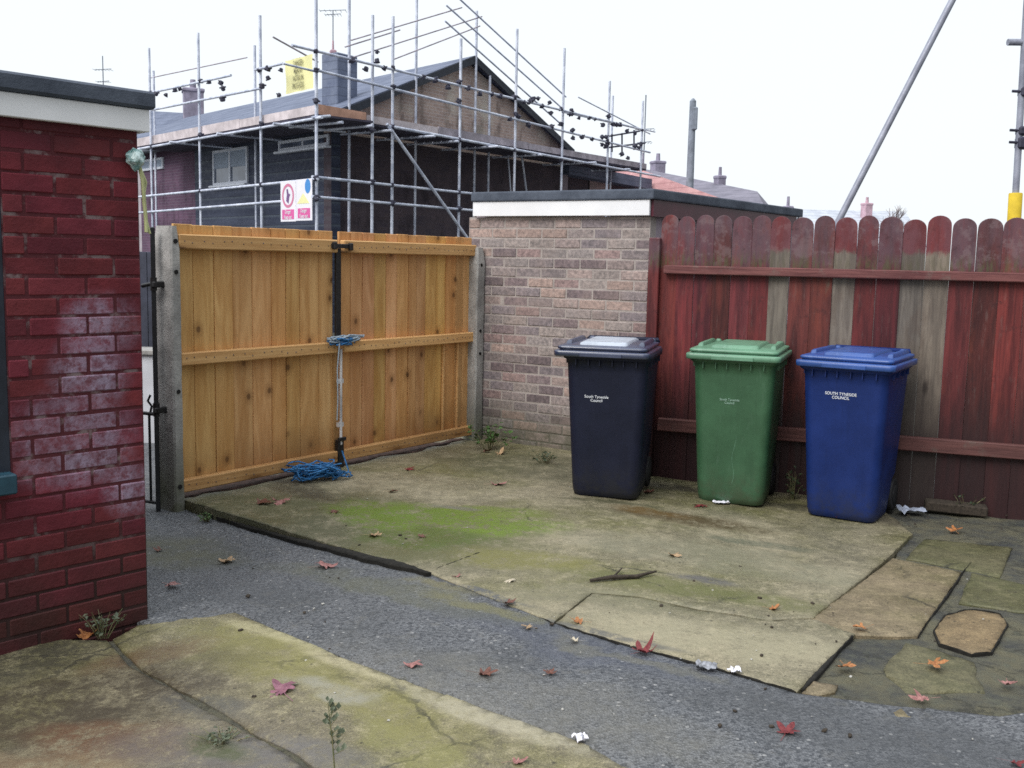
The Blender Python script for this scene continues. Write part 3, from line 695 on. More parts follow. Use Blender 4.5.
# ---- garage with the facing-brick end wall
ga = thing("brick_garage", "brown brick garage with white front fascia and flat felt roof behind the bins", "garage", tuple(WP0), math.atan2(wu.y, wu.x))
pal = [tuple(.85 * q + .15 * r_ for q, r_ in zip(p_, (.285, .240, .235))) for p_ in [(.31, .255, .245), (.26, .225, .22), (.235, .205, .21), (.35, .28, .26), (.185, .145, .155), (.28, .20, .195), (.38, .285, .25), (.21, .185, .20), (.15, .12, .13), (.27, .245, .24), (.30, .265, .25)]]
gx0, gx1 = -.20, 1.378
gzc = onplane(560, 238.6, WP0, WAZ).z; gz0 = gzc - .075 * 24
gb = MB()
for row in range(27):
    z = gz0 + row * .075
    if z > 1.77: break
    x = gx0 - (.1125 if row % 2 else 0)
    while x < gx1:
        a, c = max(x, gx0), min(x + .225, gx1); x += .225
        if c - a < .03: continue
        p = random.choice(pal); k = rng.uniform(.85, 1.15); p = tuple(q * k for q in p); hh = min(.065, 1.775 - z)
        if hh < .02: continue
        gb.box(((a + c) / 2, .05 + rng.uniform(-.003, .003), z + .005 + hh / 2), (c - a - .010, .10, hh), Matrix.Rotation(rng.uniform(-.008, .008), 3, "Z"), p, .004)
gw = gb.build("wall", M["brick"], ga, fix=False)
sdir = azv(36.5); GM = Matrix.Rotation(-math.atan2(wu.y, wu.x), 3, "Z"); sl = GM @ sdir       # side wall direction in local axes
gmm = MB(); gmm.box(((gx0 + gx1) / 2, .0535, .75), (gx1 - gx0 - .004, .10, 2.05)); gmm.build("mortar", M["mortar"], gw)
SL = 2.60
def para(b, x0, x1, y0, z0, z1, ln, th=.0, col=(1, 1, 1)):
    """wall/roof slab that follows the skewed side of the garage"""
    p = [Vector((x0, y0, z0)), Vector((x1, y0, z0)), Vector((x1, y0, z0)) + sl * ln, Vector((x0, y0, z0)) + sl * ln]
    b.prism(p, (0, 0, z1 - z0), col)
sw = MB(); para(sw, gx1 - .10, gx1 - .004, .105, -.2, 1.84, SL); para(sw, gx0, gx0 + .10, .105, -.2, 1.84, SL)
sw.build("side_wall", M["far_brick"], ga)
ff = MB(); ff.box(((gx0 + gx1) / 2 + .038, -.035, 1.836), (gx1 - gx0 - .058, .026, .112), None, (1, 1, 1), .003); ff.build("fascia", M["white"], ga)
sf = MB(); para(sf, gx1 + .011, gx1 + .030, -.022, 1.775, 1.892, SL + .1); sf.build("side_fascia", M["red_paint"], ga)
rf = MB(); para(rf, gx0 + .055, gx1 + .045, -.062, 1.894, 1.968, SL + .25); rf.build("roof", M["felt"], ga, .012)

# ------------------------------------------------------------------ wooden gates, posts
def leaf(name, label, ua, ub, nb, seed, gang):
    rr = random.Random(seed); w = ub - ua
    P = GP0 + gu * ua - gn * .06
    g = thing(name, label, "gate", (P.x, P.y, 0), math.atan2(gu.y, gu.x), "two leaves of the wooden gate")
    b = MB(); x = 0; ws = [rr.uniform(.8, 1.2) for _ in range(nb)]; sw_ = sum(ws)
    for k in range(nb):
        bw = w * ws[k] / sw_; kk = rr.uniform(.86, 1.10); z1 = 1.612 + rr.uniform(-.002, .002)
        b.box((x + bw / 2, .005 + rr.uniform(-.003, .003), (z1 + .06) / 2), (bw - .0035, .020, z1 - .06), None, (kk, kk * rr.uniform(.9, 1.05), kk * rr.uniform(.82, 1.08)), .0025)
        x += bw
    b.build("board_panel", M["gate_wood"], g)
    nb_ = MB(); x = 0
    for k in range(nb):
        bw = w * ws[k] / sw_
        for zz in (1.512, .832, .082):
            for fx in (.3, .7): nb_.tube([(x + bw * fx, -.0585, zz + rr.uniform(-.012, .012)), (x + bw * fx, -.05, zz)], .0038, 6)
        x += bw
    tag(nb_.build("nail_heads", M["coupler"], g), kind="stuff")
    for z0, z1 in ((1.470, 1.555), (.795, .870), (.045, .120)):
        k = rr.uniform(.85, 1.1)
        r_ = MB(); r_.box((w / 2, -.032, (z0 + z1) / 2), (w - .004, .050, z1 - z0), None, (k, k, k), .006); r_.build("rail", M["gate_rail"], g)
    return g
def pl(px, py): p = onplane(px, py, GP0, GAZ); return (p - GP0).dot(gu), p.z
GQ = GP0 - gn * .06
gq = lambda px, py: (onplane(px, py, GQ, GAZ) - GQ).dot(gu)
GL0, GL1, GR0, GR1 = gq(174, 300), gq(332.5, 300), gq(338.5, 300), gq(470.5, 300)
leaf_l = leaf("wooden_gate", "left leaf of the new orange timber gate, beside the mossy concrete post", GL0, GL1, 9, 3, 0)
leaf_r = leaf("wooden_gate", "right leaf of the new orange timber gate, next to the garage wall", GR0, GR1, 13, 5, 1)
# two thin battens on the right leaf
bt = MB()
for u in (gq(441, 400), gq(455, 400)): bt.box((u - GR0, -.018, .44), (.018, .02, .72), None, (1, 1, 1), .003)
bt.build("batten", M["gate_rail"], leaf_r)
# latch strap and drop bolt on the left leaf's free edge
lt = MB(); xe = GL1 - GL0
lt.box((xe + .03, -.062, 1.515), (.20, .010, .030), None, (1, 1, 1), .003); lt.box((xe - .045, -.066, 1.517), (.03, .03, .05), None, (1, 1, 1), .005); lt.box((xe + .105, -.066, 1.512), (.03, .03, .05), None, (1, 1, 1), .005)
lt.build("latch", M["hinge"], leaf_l)
ds = MB(); ds.box((xe + .020, -.030, 1.19), (.048, .02, .62), None, (1, 1, 1), .003); ds.build("meeting_strip", M["hinge"], leaf_l)
ms = MB(); ms.box((xe + .022, .0, .45), (.055, .02, .80), None, (.8, .8, .8), .003); ms.build("meeting_stile", M["gate_wood"], leaf_l)
db = MB(); db.tube([(xe + .030, -.05, .82), (xe + .030, -.05, .16)], .010, 10); db.box((xe + .03, -.042, .60), (.05, .02, .03)); db.box((xe + .03, -.042, .30), (.05, .02, .03))
db.build("drop_bolt", M["bolt"], leaf_l)
dk = MB(); dk.box((xe + .032, -.035, .085), (.055, .04, .22), None, (1, 1, 1), .006); dk.box((xe + .03, -.06, .20), (.07, .02, .025), None, (1, 1, 1), .003); dk.build("bolt_keeper", M["hinge"], leaf_l)

def post(name, label, ua, ub, d0, d1, z0, z1, holes):
    P = GP0 + gu * ua; g = thing(name, label, "gate post", (P.x, P.y, 0), math.atan2(gu.y, gu.x), "concrete gate posts")
    b = MB(); n = 14; w = ub - ua; rings = []
    rr = random.Random(int(ua * 100))
    for k in range(n + 1):
        z = z0 + (z1 - z0) * k / n; ins = .010 if k == n else 0
        j = lambda: rr.uniform(-.0025, .0025)
        c = .010; q = [(c, d0), (w - c, d0), (w, d0 + c), (w, d1 - c), (w - c, d1), (c, d1), (0, d1 - c), (0, d0 + c)]
        rings.append([Vector((x + j() + (ins if x < w / 2 else -ins), y + j() + (ins if y < (d0 + d1) / 2 else -ins), z)) for x, y in q])
    b.loft(rings, smooth=False); b.build("shaft", M["post"], g)
    for (u, z) in holes:
        h = MB(); h.tube([(u, d0 - .0035, z), (u, d0 + .01, z)], .0135, 10); h.build("bolt_hole", M["post_dark"], g)
    return g
gy = -.165
pz = lambda px, py: onplane(px, py, GP0, GAZ).z
p1 = post("gate_post", "taller mossy concrete gate post between the side gate and the timber gate", .032, .100, .0, .165, -.2, 1.60, [(.034, pz(174, 241)), (.034, pz(175, 272)), (.034, pz(176, 392)), (.034, pz(179, 487))])
p2 = post("gate_post", "grey concrete gate post against the brown brick garage wall", 2.825, 2.925, -.03, .10, -.2, 1.535, [(.05, 1.40), (.05, .88), (.05, .70)])

# iron side gate hung on the left post
sg = thing("iron_side_gate", "low black iron side gate hinged to the mossy concrete post", "side gate", (0, 0, 0))
hp = GP0 + gu * (-.012) - gn * -.11
hp = onplane(156, 400, GP0 - gn * .10, GAZ); hp.z = 0
b = MB(); b.box((hp.x, hp.y, .76), (.026, .026, 1.66), Matrix.Rotation(R(20), 3, "Z"), (1, 1, 1), .004); b.build("stile", M["iron"], sg)
dl = (azv(-68) * 1).normalized()
tz = .515
b = MB(); e = hp + dl * .85; b.tube([(hp.x, hp.y, tz), (e.x, e.y, tz)], .011, 8); b.build("top_rail", M["iron"], sg)
b = MB(); b.tube([(hp.x, hp.y, -.01), (e.x, e.y, -.01)], .011, 8); b.build("bottom_rail", M["iron"], sg)
for k in range(1, 9):
    q = hp + dl * (.052 + .098 * (k - 1)); b = MB(); b.tube([(q.x, q.y, -.01), (q.x, q.y, tz)], .008, 8); b.build("bar", M["iron"], sg)
for z in (pz(158, 285), pz(158, 413)):
    b = MB(); q = hp + gu * .025 + gn * .02; b.box((q.x, q.y, z), (.09, .030, .035), Matrix.Rotation(math.atan2(gu.y, gu.x), 3, "Z"), (1, 1, 1), .006); b.tube([(hp.x, hp.y, z - .035), (hp.x, hp.y, z + .04)], .020, 8)
    b.build("hinge", M["hinge"], sg)
b = MB(); q = hp + dl * .045; b.tube([(q.x - .03, q.y, pz(150, 287)), (hp.x, hp.y, pz(155, 284))], .012, 8); b.build("latch", M["iron"], sg); b = MB(); b.tube([(q.x + .0, q.y, tz), (q.x + .01, q.y, tz + .045), (q.x - .012, q.y, tz + .075), (q.x + .004, q.y, tz + .11)], .007, 6); b.build("hook", M["iron"], sg)

# what shows through the slot beside the outhouse
lw = thing("garden_wall", "low white rendered wall across the street seen through the side gate", "wall", (-2.75, 8.4, -.16))
b = MB(); b.box((0, 0, .39), (2.2, .22, .78), None, (1, 1, 1), .01); b.build("wall", M["render_white"], lw); b = MB(); b.box((0, 0, .803), (2.26, .28, .045), None, (1, 1, 1), .008); b.build("coping", M["post"], lw)
bfp = thing("boarded_panel", "dark grey boarded screen behind the low white street wall", "fence", (-2.75, 9.0, -.16))
b = MB()
for k in range(14): b.box((-.95 + k * .146, rng.uniform(-.004, .004), .80), (.142, .022, 1.62), None, (1, 1, 1), .003)
b.build("board_panel", M["panel_grey"], bfp); b = MB(); b.box((0, .04, 1.3), (2.0, .04, .09)); b.build("rail", M["panel_grey"], bfp)
vb = thing("utility_cabinet", "white street cabinet showing above the dark screen by the outhouse corner", "cabinet", (-3.42, 10.1, -.16))
b = MB(); b.box((0, 0, .78), (.62, .35, 1.56), None, (1, 1, 1), .015); b.build("body", M["render_white"], vb); b = MB(); b.box((0, 0, 1.585), (.68, .41, .05), None, (1, 1, 1), .01); b.build("lid", M["upvc"], vb)
for s_ in (-.15, .15):
    b = MB(); b.box((s_, -.18, .75), (.28, .02, 1.3), None, (1, 1, 1), .004); b.build("door", M["upvc"], vb)

# fitting wrapped in plastic on the outhouse corner, with its cord
cz = onplane(132, 160, BP0, BAZ)
fp = BP0 + bu * -.028 + bn * .035; fp.z = cz.z
ft = thing("wrapped_lamp", "small lamp wrapped in pale green plastic on the outhouse corner", "lamp", tuple(fp))
me = bpy.data.meshes.new("wrap"); bm = bmesh.new(); bmesh.ops.create_icosphere(bm, subdivisions=3, radius=.036)
for v in bm.verts:
    n = mnoise.noise(v.co * 45) * .010 + mnoise.noise(v.co * 110) * .005; v.co += v.co.normalized() * n; v.co.z *= 1.15
    if v.co.z < -.02: v.co.x *= .7; v.co.y *= .7
bm.to_mesh(me); bm.free(); me.materials.append(M["wrap"]); o = bpy.data.objects.new("wrap", me); COL.objects.link(o); o.parent = ft
b = MB(); b.tube([tuple(-bn * .06), (0, .0, .0)], .012, 8); b.build("bracket", M["wood_dark"], ft)
cdz = [(.012, .004, -.03), (.020, .012, -.08), (.024, .01, -.15), (.026, .018, -.22), (.030, .012, -.28)]
b = MB(); b.tube(cdz, .0075, 6); b.tube([(x + .010 * math.sin(i * 2), y + .010, z - .005) for i, (x, y, z) in enumerate(cdz)], .005, 6)
tag(b.build("hanging_cord", M["cord"]), "pale yellow green cord hanging down from the wrapped lamp", "cord").location = tuple(fp)

# ------------------------------------------------------------------ board fence
fe = thing("board_fence", "red stained board fence with rounded tops behind the bins", "fence", tuple(FP0), math.atan2(fu.y, fu.x))
def fpl(px, py=240): p = onplane(px, py, FP0, FAZ); return (p - FP0).dot(fu)
edges = [(660.5, 677.4, 0), (678.6, 694.9, 0), (695.7, 713.6, 0), (714.0, 731.8, 0), (732.0, 751.3, 0), (752.0, 770.6, 0), (771.2, 790.6, 1), (791.8, 813, 0), (813.4, 834.4, 0), (834.8, 857.1, 1), (857.4, 878.3, 0), (878.8, 902.4, 0), (903.0, 926, 1), (927.6, 951.4, 1), (952, 976.4, 0), (977.2, 1002.7, 0), (1003.3, 1029, 0)]
bl = [[fpl(a), fpl(c), k] for a, c, k in edges]
for i in range(len(bl) - 1):
    m_ = (bl[i][1] + bl[i + 1][0]) / 2; bl[i][1] = m_; bl[i + 1][0] = m_
u = bl[-1][1]
for k in range(11): bl.append([u, u + .141, 0]); u += .141
for i, (a, c, bare) in enumerate(bl):
    w = c - a; zt = 1.765 + rng.uniform(-.008, .008) - (.016 if i == 12 else 0); r_ = w * .5; th = .018
    prof = []
    for k in range(13):
        t = math.pi * k / 12; prof.append((w / 2 + math.cos(t) * (w / 2 - .003), zt - .058 + math.sin(t) * .058))
    prof = [(w - .0004, 1.40), (w - .0012, zt - .10)] + prof + [(.0012, zt - .10), (.0004, 1.40)]
    low = [(0, -.16), (w, -.16)]
    # edges run true below the rail where boards meet
    pts = [(0.0004, -.16), (w - .0004, -.16)] + prof
    zt += rng.uniform(-.006, .006); y = rng.uniform(-.006, .006); kk = rng.uniform(.62, 1.45)
    b = MB(); b.prism([Vector((x, y, z)) for x, z in pts], (0, th, 0), (kk, kk * rng.uniform(.8, 1.3), kk * rng.uniform(.8, 1.25)) if not bare else ((.92, .90, .90), (1.12, 1.1, 1.08), (.74, .75, .77), (1.08, 1.03, .98))[[6, 9, 12, 13].index(i)])
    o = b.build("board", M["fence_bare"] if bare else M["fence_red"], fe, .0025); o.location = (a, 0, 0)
    # tilt a hair so the heads do not line up
    o.rotation_euler = (0, rng.uniform(-.0015, .0015), 0)
    if bare: tag(o, "bare grey board with a red painted head")
for z0, z1, dx in ((1.375, 1.432, 0), (.300, .390, 0)):
    b = MB(); Lr = bl[-1][1] - bl[0][0] - .02; b.box((Lr / 2 + .015, -.030, (z0 + z1) / 2), (Lr, .052, z1 - z0), None, (1, 1, 1), .006); b.build("rail", M["fence_rail"], fe)
b = MB(); b.box((-.055, -.01, .74), (.075, .075, 1.75), None, (1, 1, 1), .005); b.build("post", M["fence_red"], fe)

# ------------------------------------------------------------------ wheelie bins
def rrect(hw, yf, yb, r, z, n=6, bow=0.0):
    pts = []
    for cx, cy, a0 in ((hw - r, yb - r, 0), (-hw + r, yb - r, 90), (-hw + r, yf + r, 180), (hw - r, yf + r, 270)):
        for k in range(n + 1):
            t = R(a0 + 90 * k / n); pts.append(Vector((cx + r * math.cos(t), cy + r * math.sin(t), z)))
    return pts
def text_mesh(body, size, mat, parent, loc, rot, name="lettering", align="CENTER", ext=.0008, sx=1.0):
    cu = bpy.data.curves.new("lettering", "FONT"); cu.body = body; cu.size = size; cu.align_x = align; cu.align_y = "CENTER"; cu.extrude = ext; cu.space_line = .95; cu.offset = .0002 * size / .03
    tmp = bpy.data.objects.new("tmp", cu); COL.objects.link(tmp); dg = bpy.context.evaluated_depsgraph_get(); me = bpy.data.meshes.new_from_object(tmp.evaluated_get(dg))
    bpy.data.objects.remove(tmp); bpy.data.curves.remove(cu); me.materials.clear(); me.materials.append(mat)
    o = bpy.data.objects.new(name, me); COL.objects.link(o); o.parent = parent; o.location = loc; o.rotation_euler = rot; o.scale = (sx, 1, 1); return o
def make_bin(label, mb, ml, pos, az, text, tsize, tmat, tz, tx, sc=(1, 1, 1), lidx=(0, 1)):
    root = thing("wheelie_bin", label, "bin", tuple(pos), R(90 - az), "wheelie bins in front of the fence"); root.scale = sc
    b = MB()
    rings = [rrect(.195, -.205, .12, .055, .002), rrect(.208, -.222, .13, .06, .012), rrect(.214, -.230, .14, .062, .045)]
    zs = [(.10, .16), (.20, .205), (.24, .235)]
    def body_at(z): k = z / .89; return .214 + k * .044, -.230 - k * .065, .245 + k * .045
    for z in (.10, .17, .215, .24, .40, .60, .80, .865):
        hw, yf, yb = body_at(z); yb2 = yb if z > .225 else .145 + max(0, z - .1) * .35
        rings.append(rrect(hw, yf, yb2, .065 - z * .01, z))
    rings += [rrect(.262, -.300, .292, .05, .872), rrect(.276, -.318, .305, .045, .884), rrect(.278, -.320, .307, .045, .918), rrect(.250, -.292, .28, .045, .921)]
    b.loft(rings, cap1=True)
    # gussets under the rim
    for x in (-.19, -.11, -.04, .04, .11, .19): b.box((x, -.300, .862), (.007, .028, .040), None)
    for s_ in (-1, 1):
        for y in (-.2, -.08, .06, .18): b.box((s_ * .262, y, .862), (.024, .007, .040))
    b.build("body", mb, root)
    lid = MB()
    # flange with turned-down lip
    lid.loft([rrect(.284, -.340, .312, .034, .896), rrect(.290, -.347, .316, .036, .900), rrect(.291, -.348, .316, .036, .926), rrect(.288, -.344, .314, .036, .930),
              rrect(.264, -.314, .300, .034, .933), rrect(.262, -.312, .299, .034, .939), rrect(.273, -.324, .304, .036, .941), rrect(.274, -.325, .304, .036, .953), rrect(.268, -.317, .301, .036, .958),
              rrect(.235, -.270, .285, .03, .964), rrect(.15, -.10, .20, .03, .970)])
    lid.box((0, -.349, .910), (.26, .012, .026), None, (1, 1, 1), .004)
    lo = lid.build("lid", ml, root); lo.location = (lidx[0], 0, 0); lo.scale = (lidx[1], 1, 1)
    pd = MB(); # raised middle panel and side ridges framing the hand recesses
    pd.loft([rrect(.150, -.262, .255, .025, .958), rrect(.145, -.252, .250, .025, .976), rrect(.132, -.215, .240, .025, .984)])
    pd.build("raised_panel", M["lid_sky_tint"] if ml == M["lid_black"] else ml, lo)
    for s_ in (-1, 1):
        h = MB(); h.loft([rrect(.020, -.20, .265, .012, .958), rrect(.016, -.185, .262, .011, .978), rrect(.009, -.16, .255, .006, .985)]); o = h.build("hand_grip", ml, lo); o.location = (s_ * .225, 0, 0)
        h = MB(); h.box((s_ * .205, .300, .958), (.045, .045, .045), None, (1, 1, 1), .012); h.build("hinge_lug", ml, root)
    h = MB(); h.tube([(-.24, .318, .955), (-.235, .352, .968), (.235, .352, .968), (.24, .318, .955)], .014, 8); h.build("handle", mb, root)
    for s_ in (-1, 1):
        w = MB(); n = 28; rr_ = .10
        w.loft([[Vector((x, .225 + math.cos(2 * math.pi * k / n) * q, .10 + math.sin(2 * math.pi * k / n) * q)) for k in range(n)] for x, q in ((-.022, .082), (-.022, .094), (-.016, .10), (.016, .10), (.022, .094), (.022, .082))])
        wo = w.build("wheel", M["rubber"], root); wo.location = (s_ * .205, 0, 0)
        hb = MB(); hb.loft([[Vector((x, .225 + math.cos(2 * math.pi * k / n) * q, .10 + math.sin(2 * math.pi * k / n) * q)) for k in range(n)] for x, q in ((-.025, .06), (.025, .06), (.026, .02))]); hb.build("hub", M["rubber"], wo)
    ax = MB(); ax.tube([(-.20, .225, .10), (.20, .225, .10)], .011, 8); ax.build("axle", M["bolt"], root)
    hw, yf, yb = body_at(tz); tilt = math.atan2(.065, .89)
    text_mesh(text, tsize, tmat, root, (tx, yf - .0022, tz), (R(90) + tilt, 0, 0))
    return root
def binpos(px, py, az):
    """front-bottom middle of the bin stands on this point"""
    P = gp(px, py); n = Vector((-math.cos(R(az)), math.sin(R(az)), 0)); f_ = azv(az); back = Vector((-f_.y, f_.x, 0)); Q = P + back * .222; Q.z = slab_z(Q.x, Q.y) + .001; return Q
make_bin("black wheelie bin with pale sky on its lid, by the brick wall", M["bin_black"], M["lid_black"], binpos(604, 498, 105), 105, "South Tyneside\nCouncil", .0245, M["bin_text"], .635, -.058, (.97, 1, .985), (-.03, 1.03))
make_bin("green wheelie bin with a faded lid, middle one of the three", M["bin_green"], M["lid_green"], binpos(729, 504, 111), 111, "South Tyneside\nCouncil", .020, M["bin_text_green"], .645, -.018, (.97, 1, 1.022), (-.004, 1.02))
sc_ = MB(); gb_ = [o for o in bpy.data.objects if o.get("label", "").startswith("green wheelie")][0]; pts_ = []
for k in range(9):
    z = .13 + .32 * k / 8; yf = -.230 - (z / .89) * .065; pts_.append(Vector((.012 + .010 * math.sin(k * 1.1) + .012 * (k / 8), yf + .0005, z)))
sc_.tube(pts_, [.0006, .0016, .0012, .0008, .0015, .0010, .0016, .0010, .0005], 5); sc_.build("scratch_mark", M["scratch"], gb_)
make_bin("bright blue wheelie bin nearest the right edge, before the fence", M["bin_blue"], M["lid_blue"], binpos(839, 520, 122), 122, "SOUTH TYNESIDE\nCOUNCIL", .0235, M["bin_text"], .735, -.018, (.965, 1, 1.025), (.004, 1.02))

# ------------------------------------------------------------------ poles behind the fence
A = at(838, 222, 7.6); B = at(954, -3, 7.6); d = (B - A)
lp = MB(); s0 = A - d * ((A.z + .15) / d.z); lp.tube([s0, B + d * .35], .0245, 12)
lpt = thing("leaning_pole", "long grey steel pole leaning to the right behind the board fence", "pole", (0, 0, 0))
lp.build("tube", M["galv_pole"], lpt)
cp = MB(); q = A + d * -.12; cp.tube([q - d.normalized() * .05, q + d.normalized() * .05], .036, 10); cp.build("clamp", M["coupler"], lpt)
sf = thing("scaffold_pole", "upright steel pole with a yellow foam sleeve at the right edge", "pole", (0, 0, 0))
A = at(1015, 205, 7.9); B = at(1023.5, 60, 7.9); d = B - A; Z = lambda z: A + d * ((z - A.z) / d.z)
b = MB(); b.tube([Z(-.16), Z(4.6)], .0245, 12); b.build("tube", M["galv_pole"], sf)
za, zb_ = at(1015, 221, 7.9).z - .35, at(1015, 193, 7.9).z
b = MB(); b.tube([Z(za), Z(za + .01), Z(zb_ - .01), Z(zb_)], [.046, .05, .05, .046], 14); b.build("foam_sleeve", M["yellow"], sf)
zt = at(1018, 41, 7.9)
b = MB(); b.tube([(zt.x - .075, zt.y, zt.z - .01), (zt.x + 1.6, zt.y + .1, zt.z + .03)], .0245, 10); b.build("cross_tube", M["galv_pole"], sf)
for py, k in ((92, .05), (143, .07), (131, .045)):
    z = at(1018, py, 7.9).z; c = Z(z); b = MB(); b.box((c.x + .03, c.y, z), (.09, .09, k + .02), None, (1, 1, 1), .012); b.tube([(c.x - .075, c.y - .01, z + .004), (c.x + .04, c.y - .01, z)], .011, 6); b.build("coupler", M["coupler"], sf)

# ------------------------------------------------------------------ scaffolded house
Pc = at(316, 200, 19.5); Pc.z = 0
RA, LA = 36.5, -41.0
ra, la = azv(RA), azv(LA); nR = Vector((ra.y, -ra.x, 0)); nL = Vector((-la.y, la.x, 0))
det = nR.x * nL.y - nR.y * nL.x; k = -1.3
H0 = Pc + Vector(((k * nL.y - k * nR.y) / det, (nR.x * k - nL.x * k) / det, 0))
ho = thing("scaffolded_house", "dark clad house with a brick gable wrapped in scaffolding beyond the gate", "house", (0, 0, 0))
apex = onplane(470, 60, H0, RA); ue = (onplane(563, 141, H0, RA) - H0).dot(ra); EZ = 4.30
back = 16.0; BZ = -.16
def HP(r, l, z): v = H0 + ra * r + la * l; return Vector((v.x, v.y, z))
ha = (Vector((apex.x, apex.y, 0)) - H0).dot(ra)
# walls as parts; their objects are rotated so that local x runs along the wall
def wall_part(name, P, az, ln, z0, z1, mat, th=.2, inward=None, parent=ho, poly=None):
    b = MB(); pts = poly or [(0, z0), (ln, z0), (ln, z1), (0, z1)]; b.prism([Vector((x, 0, z)) for x, z in pts], (0, th if inward is None else inward, 0))
    o = b.build(name, mat, parent); v = azv(az); o.location = (P.x, P.y, 0); o.rotation_euler = (0, 0, math.atan2(v.y, v.x)); return o
PLZ = 3.98
wall_part("gable_wall", H0, RA, ue, BZ, PLZ - .02, M["dark_brick"], .22)
wall_part("gable", H0, RA, ue, 0, 0, M["gable_brick"], .22, poly=[(0, PLZ - .018), (ue, PLZ - .018), (ue, 4.5), (ha, apex.z - .10), (0, EZ)])
wall_part("front_wall", H0 + la * .0 , LA, 6.62, BZ, EZ, M["cladding"], -.22)
wall_part("side_bay_wall", HP(0, 6.62, 0) - nL * .0, LA, 3.6, BZ, EZ, M["purple_brick"], -.22)
wall_part("rear_wall", HP(ue, 0, 0), LA, back, BZ, 4.45, M["far_brick"], -.22)
# roof: two slopes with a verge board
rd = MB()
def slope(e0, e1, r1, r0, th=.10): rd.prism([e0, e1, r1, r0], (0, 0, th))
slope(HP(-.35, -.18, EZ - .16), HP(-.35, back, EZ - .16), HP(ha, back, apex.z - .02), HP(ha, -.18, apex.z - .02))
slope(HP(ha, -.18, apex.z - .02), HP(ha, back, apex.z - .02), HP(ue + .3, back, 4.36), HP(ue + .3, -.18, 4.36))
ro = rd.build("roof", M["roof_dark"], ho)
vg = MB()
for (p, q) in ((HP(-.35, -.20, EZ - .26), HP(ha, -.20, apex.z - .10)), (HP(ha, -.20, apex.z - .10), HP(ue + .3, -.20, 4.26))): vg.prism([p, q, q + Vector((0, 0, .17)), p + Vector((0, 0, .17))], -la * .03)
vg.build("verge_board", M["wood_dark"], ho)
gt = MB(); gt.tube([HP(-.40, -.1, EZ - .20), HP(-.40, back, EZ - .20)], .06, 8); gt.build("gutter", M["wood_dark"], ho)
# gap hidden block against the ridge: small dormer-like lump of dark roof right of the yellow banner
q0, q1 = onplane(327, 62, HP(.9, 1.2, 0), RA), onplane(352, 62, HP(.9, 1.2, 0), RA)
st = MB(); c = (q0 + q1) / 2; st.box((c.x, c.y, (q0.z + 4.3) / 2 + .1), (.62, .5, q0.z - 4.3 + .2), Matrix.Rotation(math.atan2(ra.y, ra.x), 3, "Z"), (1, 1, 1), .02); st.build("chimney", M["roof_blue"], ho)
def window(px0, py0, px1, py1, P, az, blind=.0, mull=2, sill=True, parent=ho, off=.02, n=None, mat=None):
    a = onplane(px0, py0, P, az); c = onplane(px1, py1, P, az); v = azv(az); ua, ub = sorted(((a - P).dot(v), (c - P).dot(v))); z0, z1 = sorted((a.z, c.z))
    w = ub - ua; h = z1 - z0; base = P + v * ua + n * off; rz = math.atan2(v.y, v.x); s_ = 1 if (Matrix.Rotation(rz, 3, "Z") @ Vector((0, -1, 0))).dot(n) > 0 else -1
    fr = MB(); t_ = .065
    for x in [t_ / 2, w - t_ / 2] + [w * k / mull for k in range(1, mull)]: fr.box((x, 0, h / 2), (t_, .06, h), None, (1, 1, 1), .006)
    for z in (t_ / 2, h - t_ / 2): fr.box((w / 2, 0, z), (w - .01, .054, t_), None, (1, 1, 1), .006)
    f_ = fr.build("window", mat or M["upvc"], parent); f_.location = (base.x, base.y, z0); f_.rotation_euler = (0, 0, rz)
    g = MB(); g.box((w / 2, s_ * .012, h / 2), (w - .04, .008, h - .04)); g.build("pane", M["glass"], f_)
    if blind:
        g = MB(); g.box((w / 2, s_ * -.004, h * (1 - blind / 2) - .03), (w - .12, .006, h * blind - .06)); g.build("blind", M["blind"], f_)
    if sill:
        g = MB(); g.box((w / 2, s_ * -.05, -.03), (w + .1, .14, .05), None, (1, 1, 1), .006); g.build("sill", M["upvc"], f_)
    return f_
window(214.5, 186, 248.5, 146, H0, LA, .52, 2, True, n=nL)
window(280, 152, 330, 134, H0, LA, 0, 2, True, n=nL)
window(139, 172, 164, 157, H0, LA, .9, 2, False, n=nL)
# lower lean-to beyond the gable with a tan door
lt_ = thing("rear_extension", "low dark flat roofed extension with a tan door at the end of the house", "extension", (0, 0, 0))
e0 = HP(ue + .02, .25, 0)
wall_part("wall", e0, RA, 4.2, BZ, 3.76, M["dark_brick"], .2, None, lt_)
b = MB(); b.prism([HP(ue + .02, -.25, 3.76), HP(ue + 4.6, -.25, 3.66), HP(ue + 4.6, 4, 3.66), HP(ue + .02, 4, 3.76)], (0, 0, .30)); b.build("roof", M["roof_dark"], lt_)
a = onplane(588, 205, e0, RA); c = onplane(607, 174, e0, RA)
ua, ub = (a - e0).dot(ra), (c - e0).dot(ra)
b = MB(); p = e0 + ra * ua + nR * .02; q = e0 + ra * (ub + .2) + nR * .02
b.prism([Vector((p.x, p.y, .0)), Vector((q.x, q.y, .0)), Vector((q.x, q.y, c.z)), Vector((p.x, p.y, c.z))], nR * .03); b.build("door", M["tan_door"], lt_)

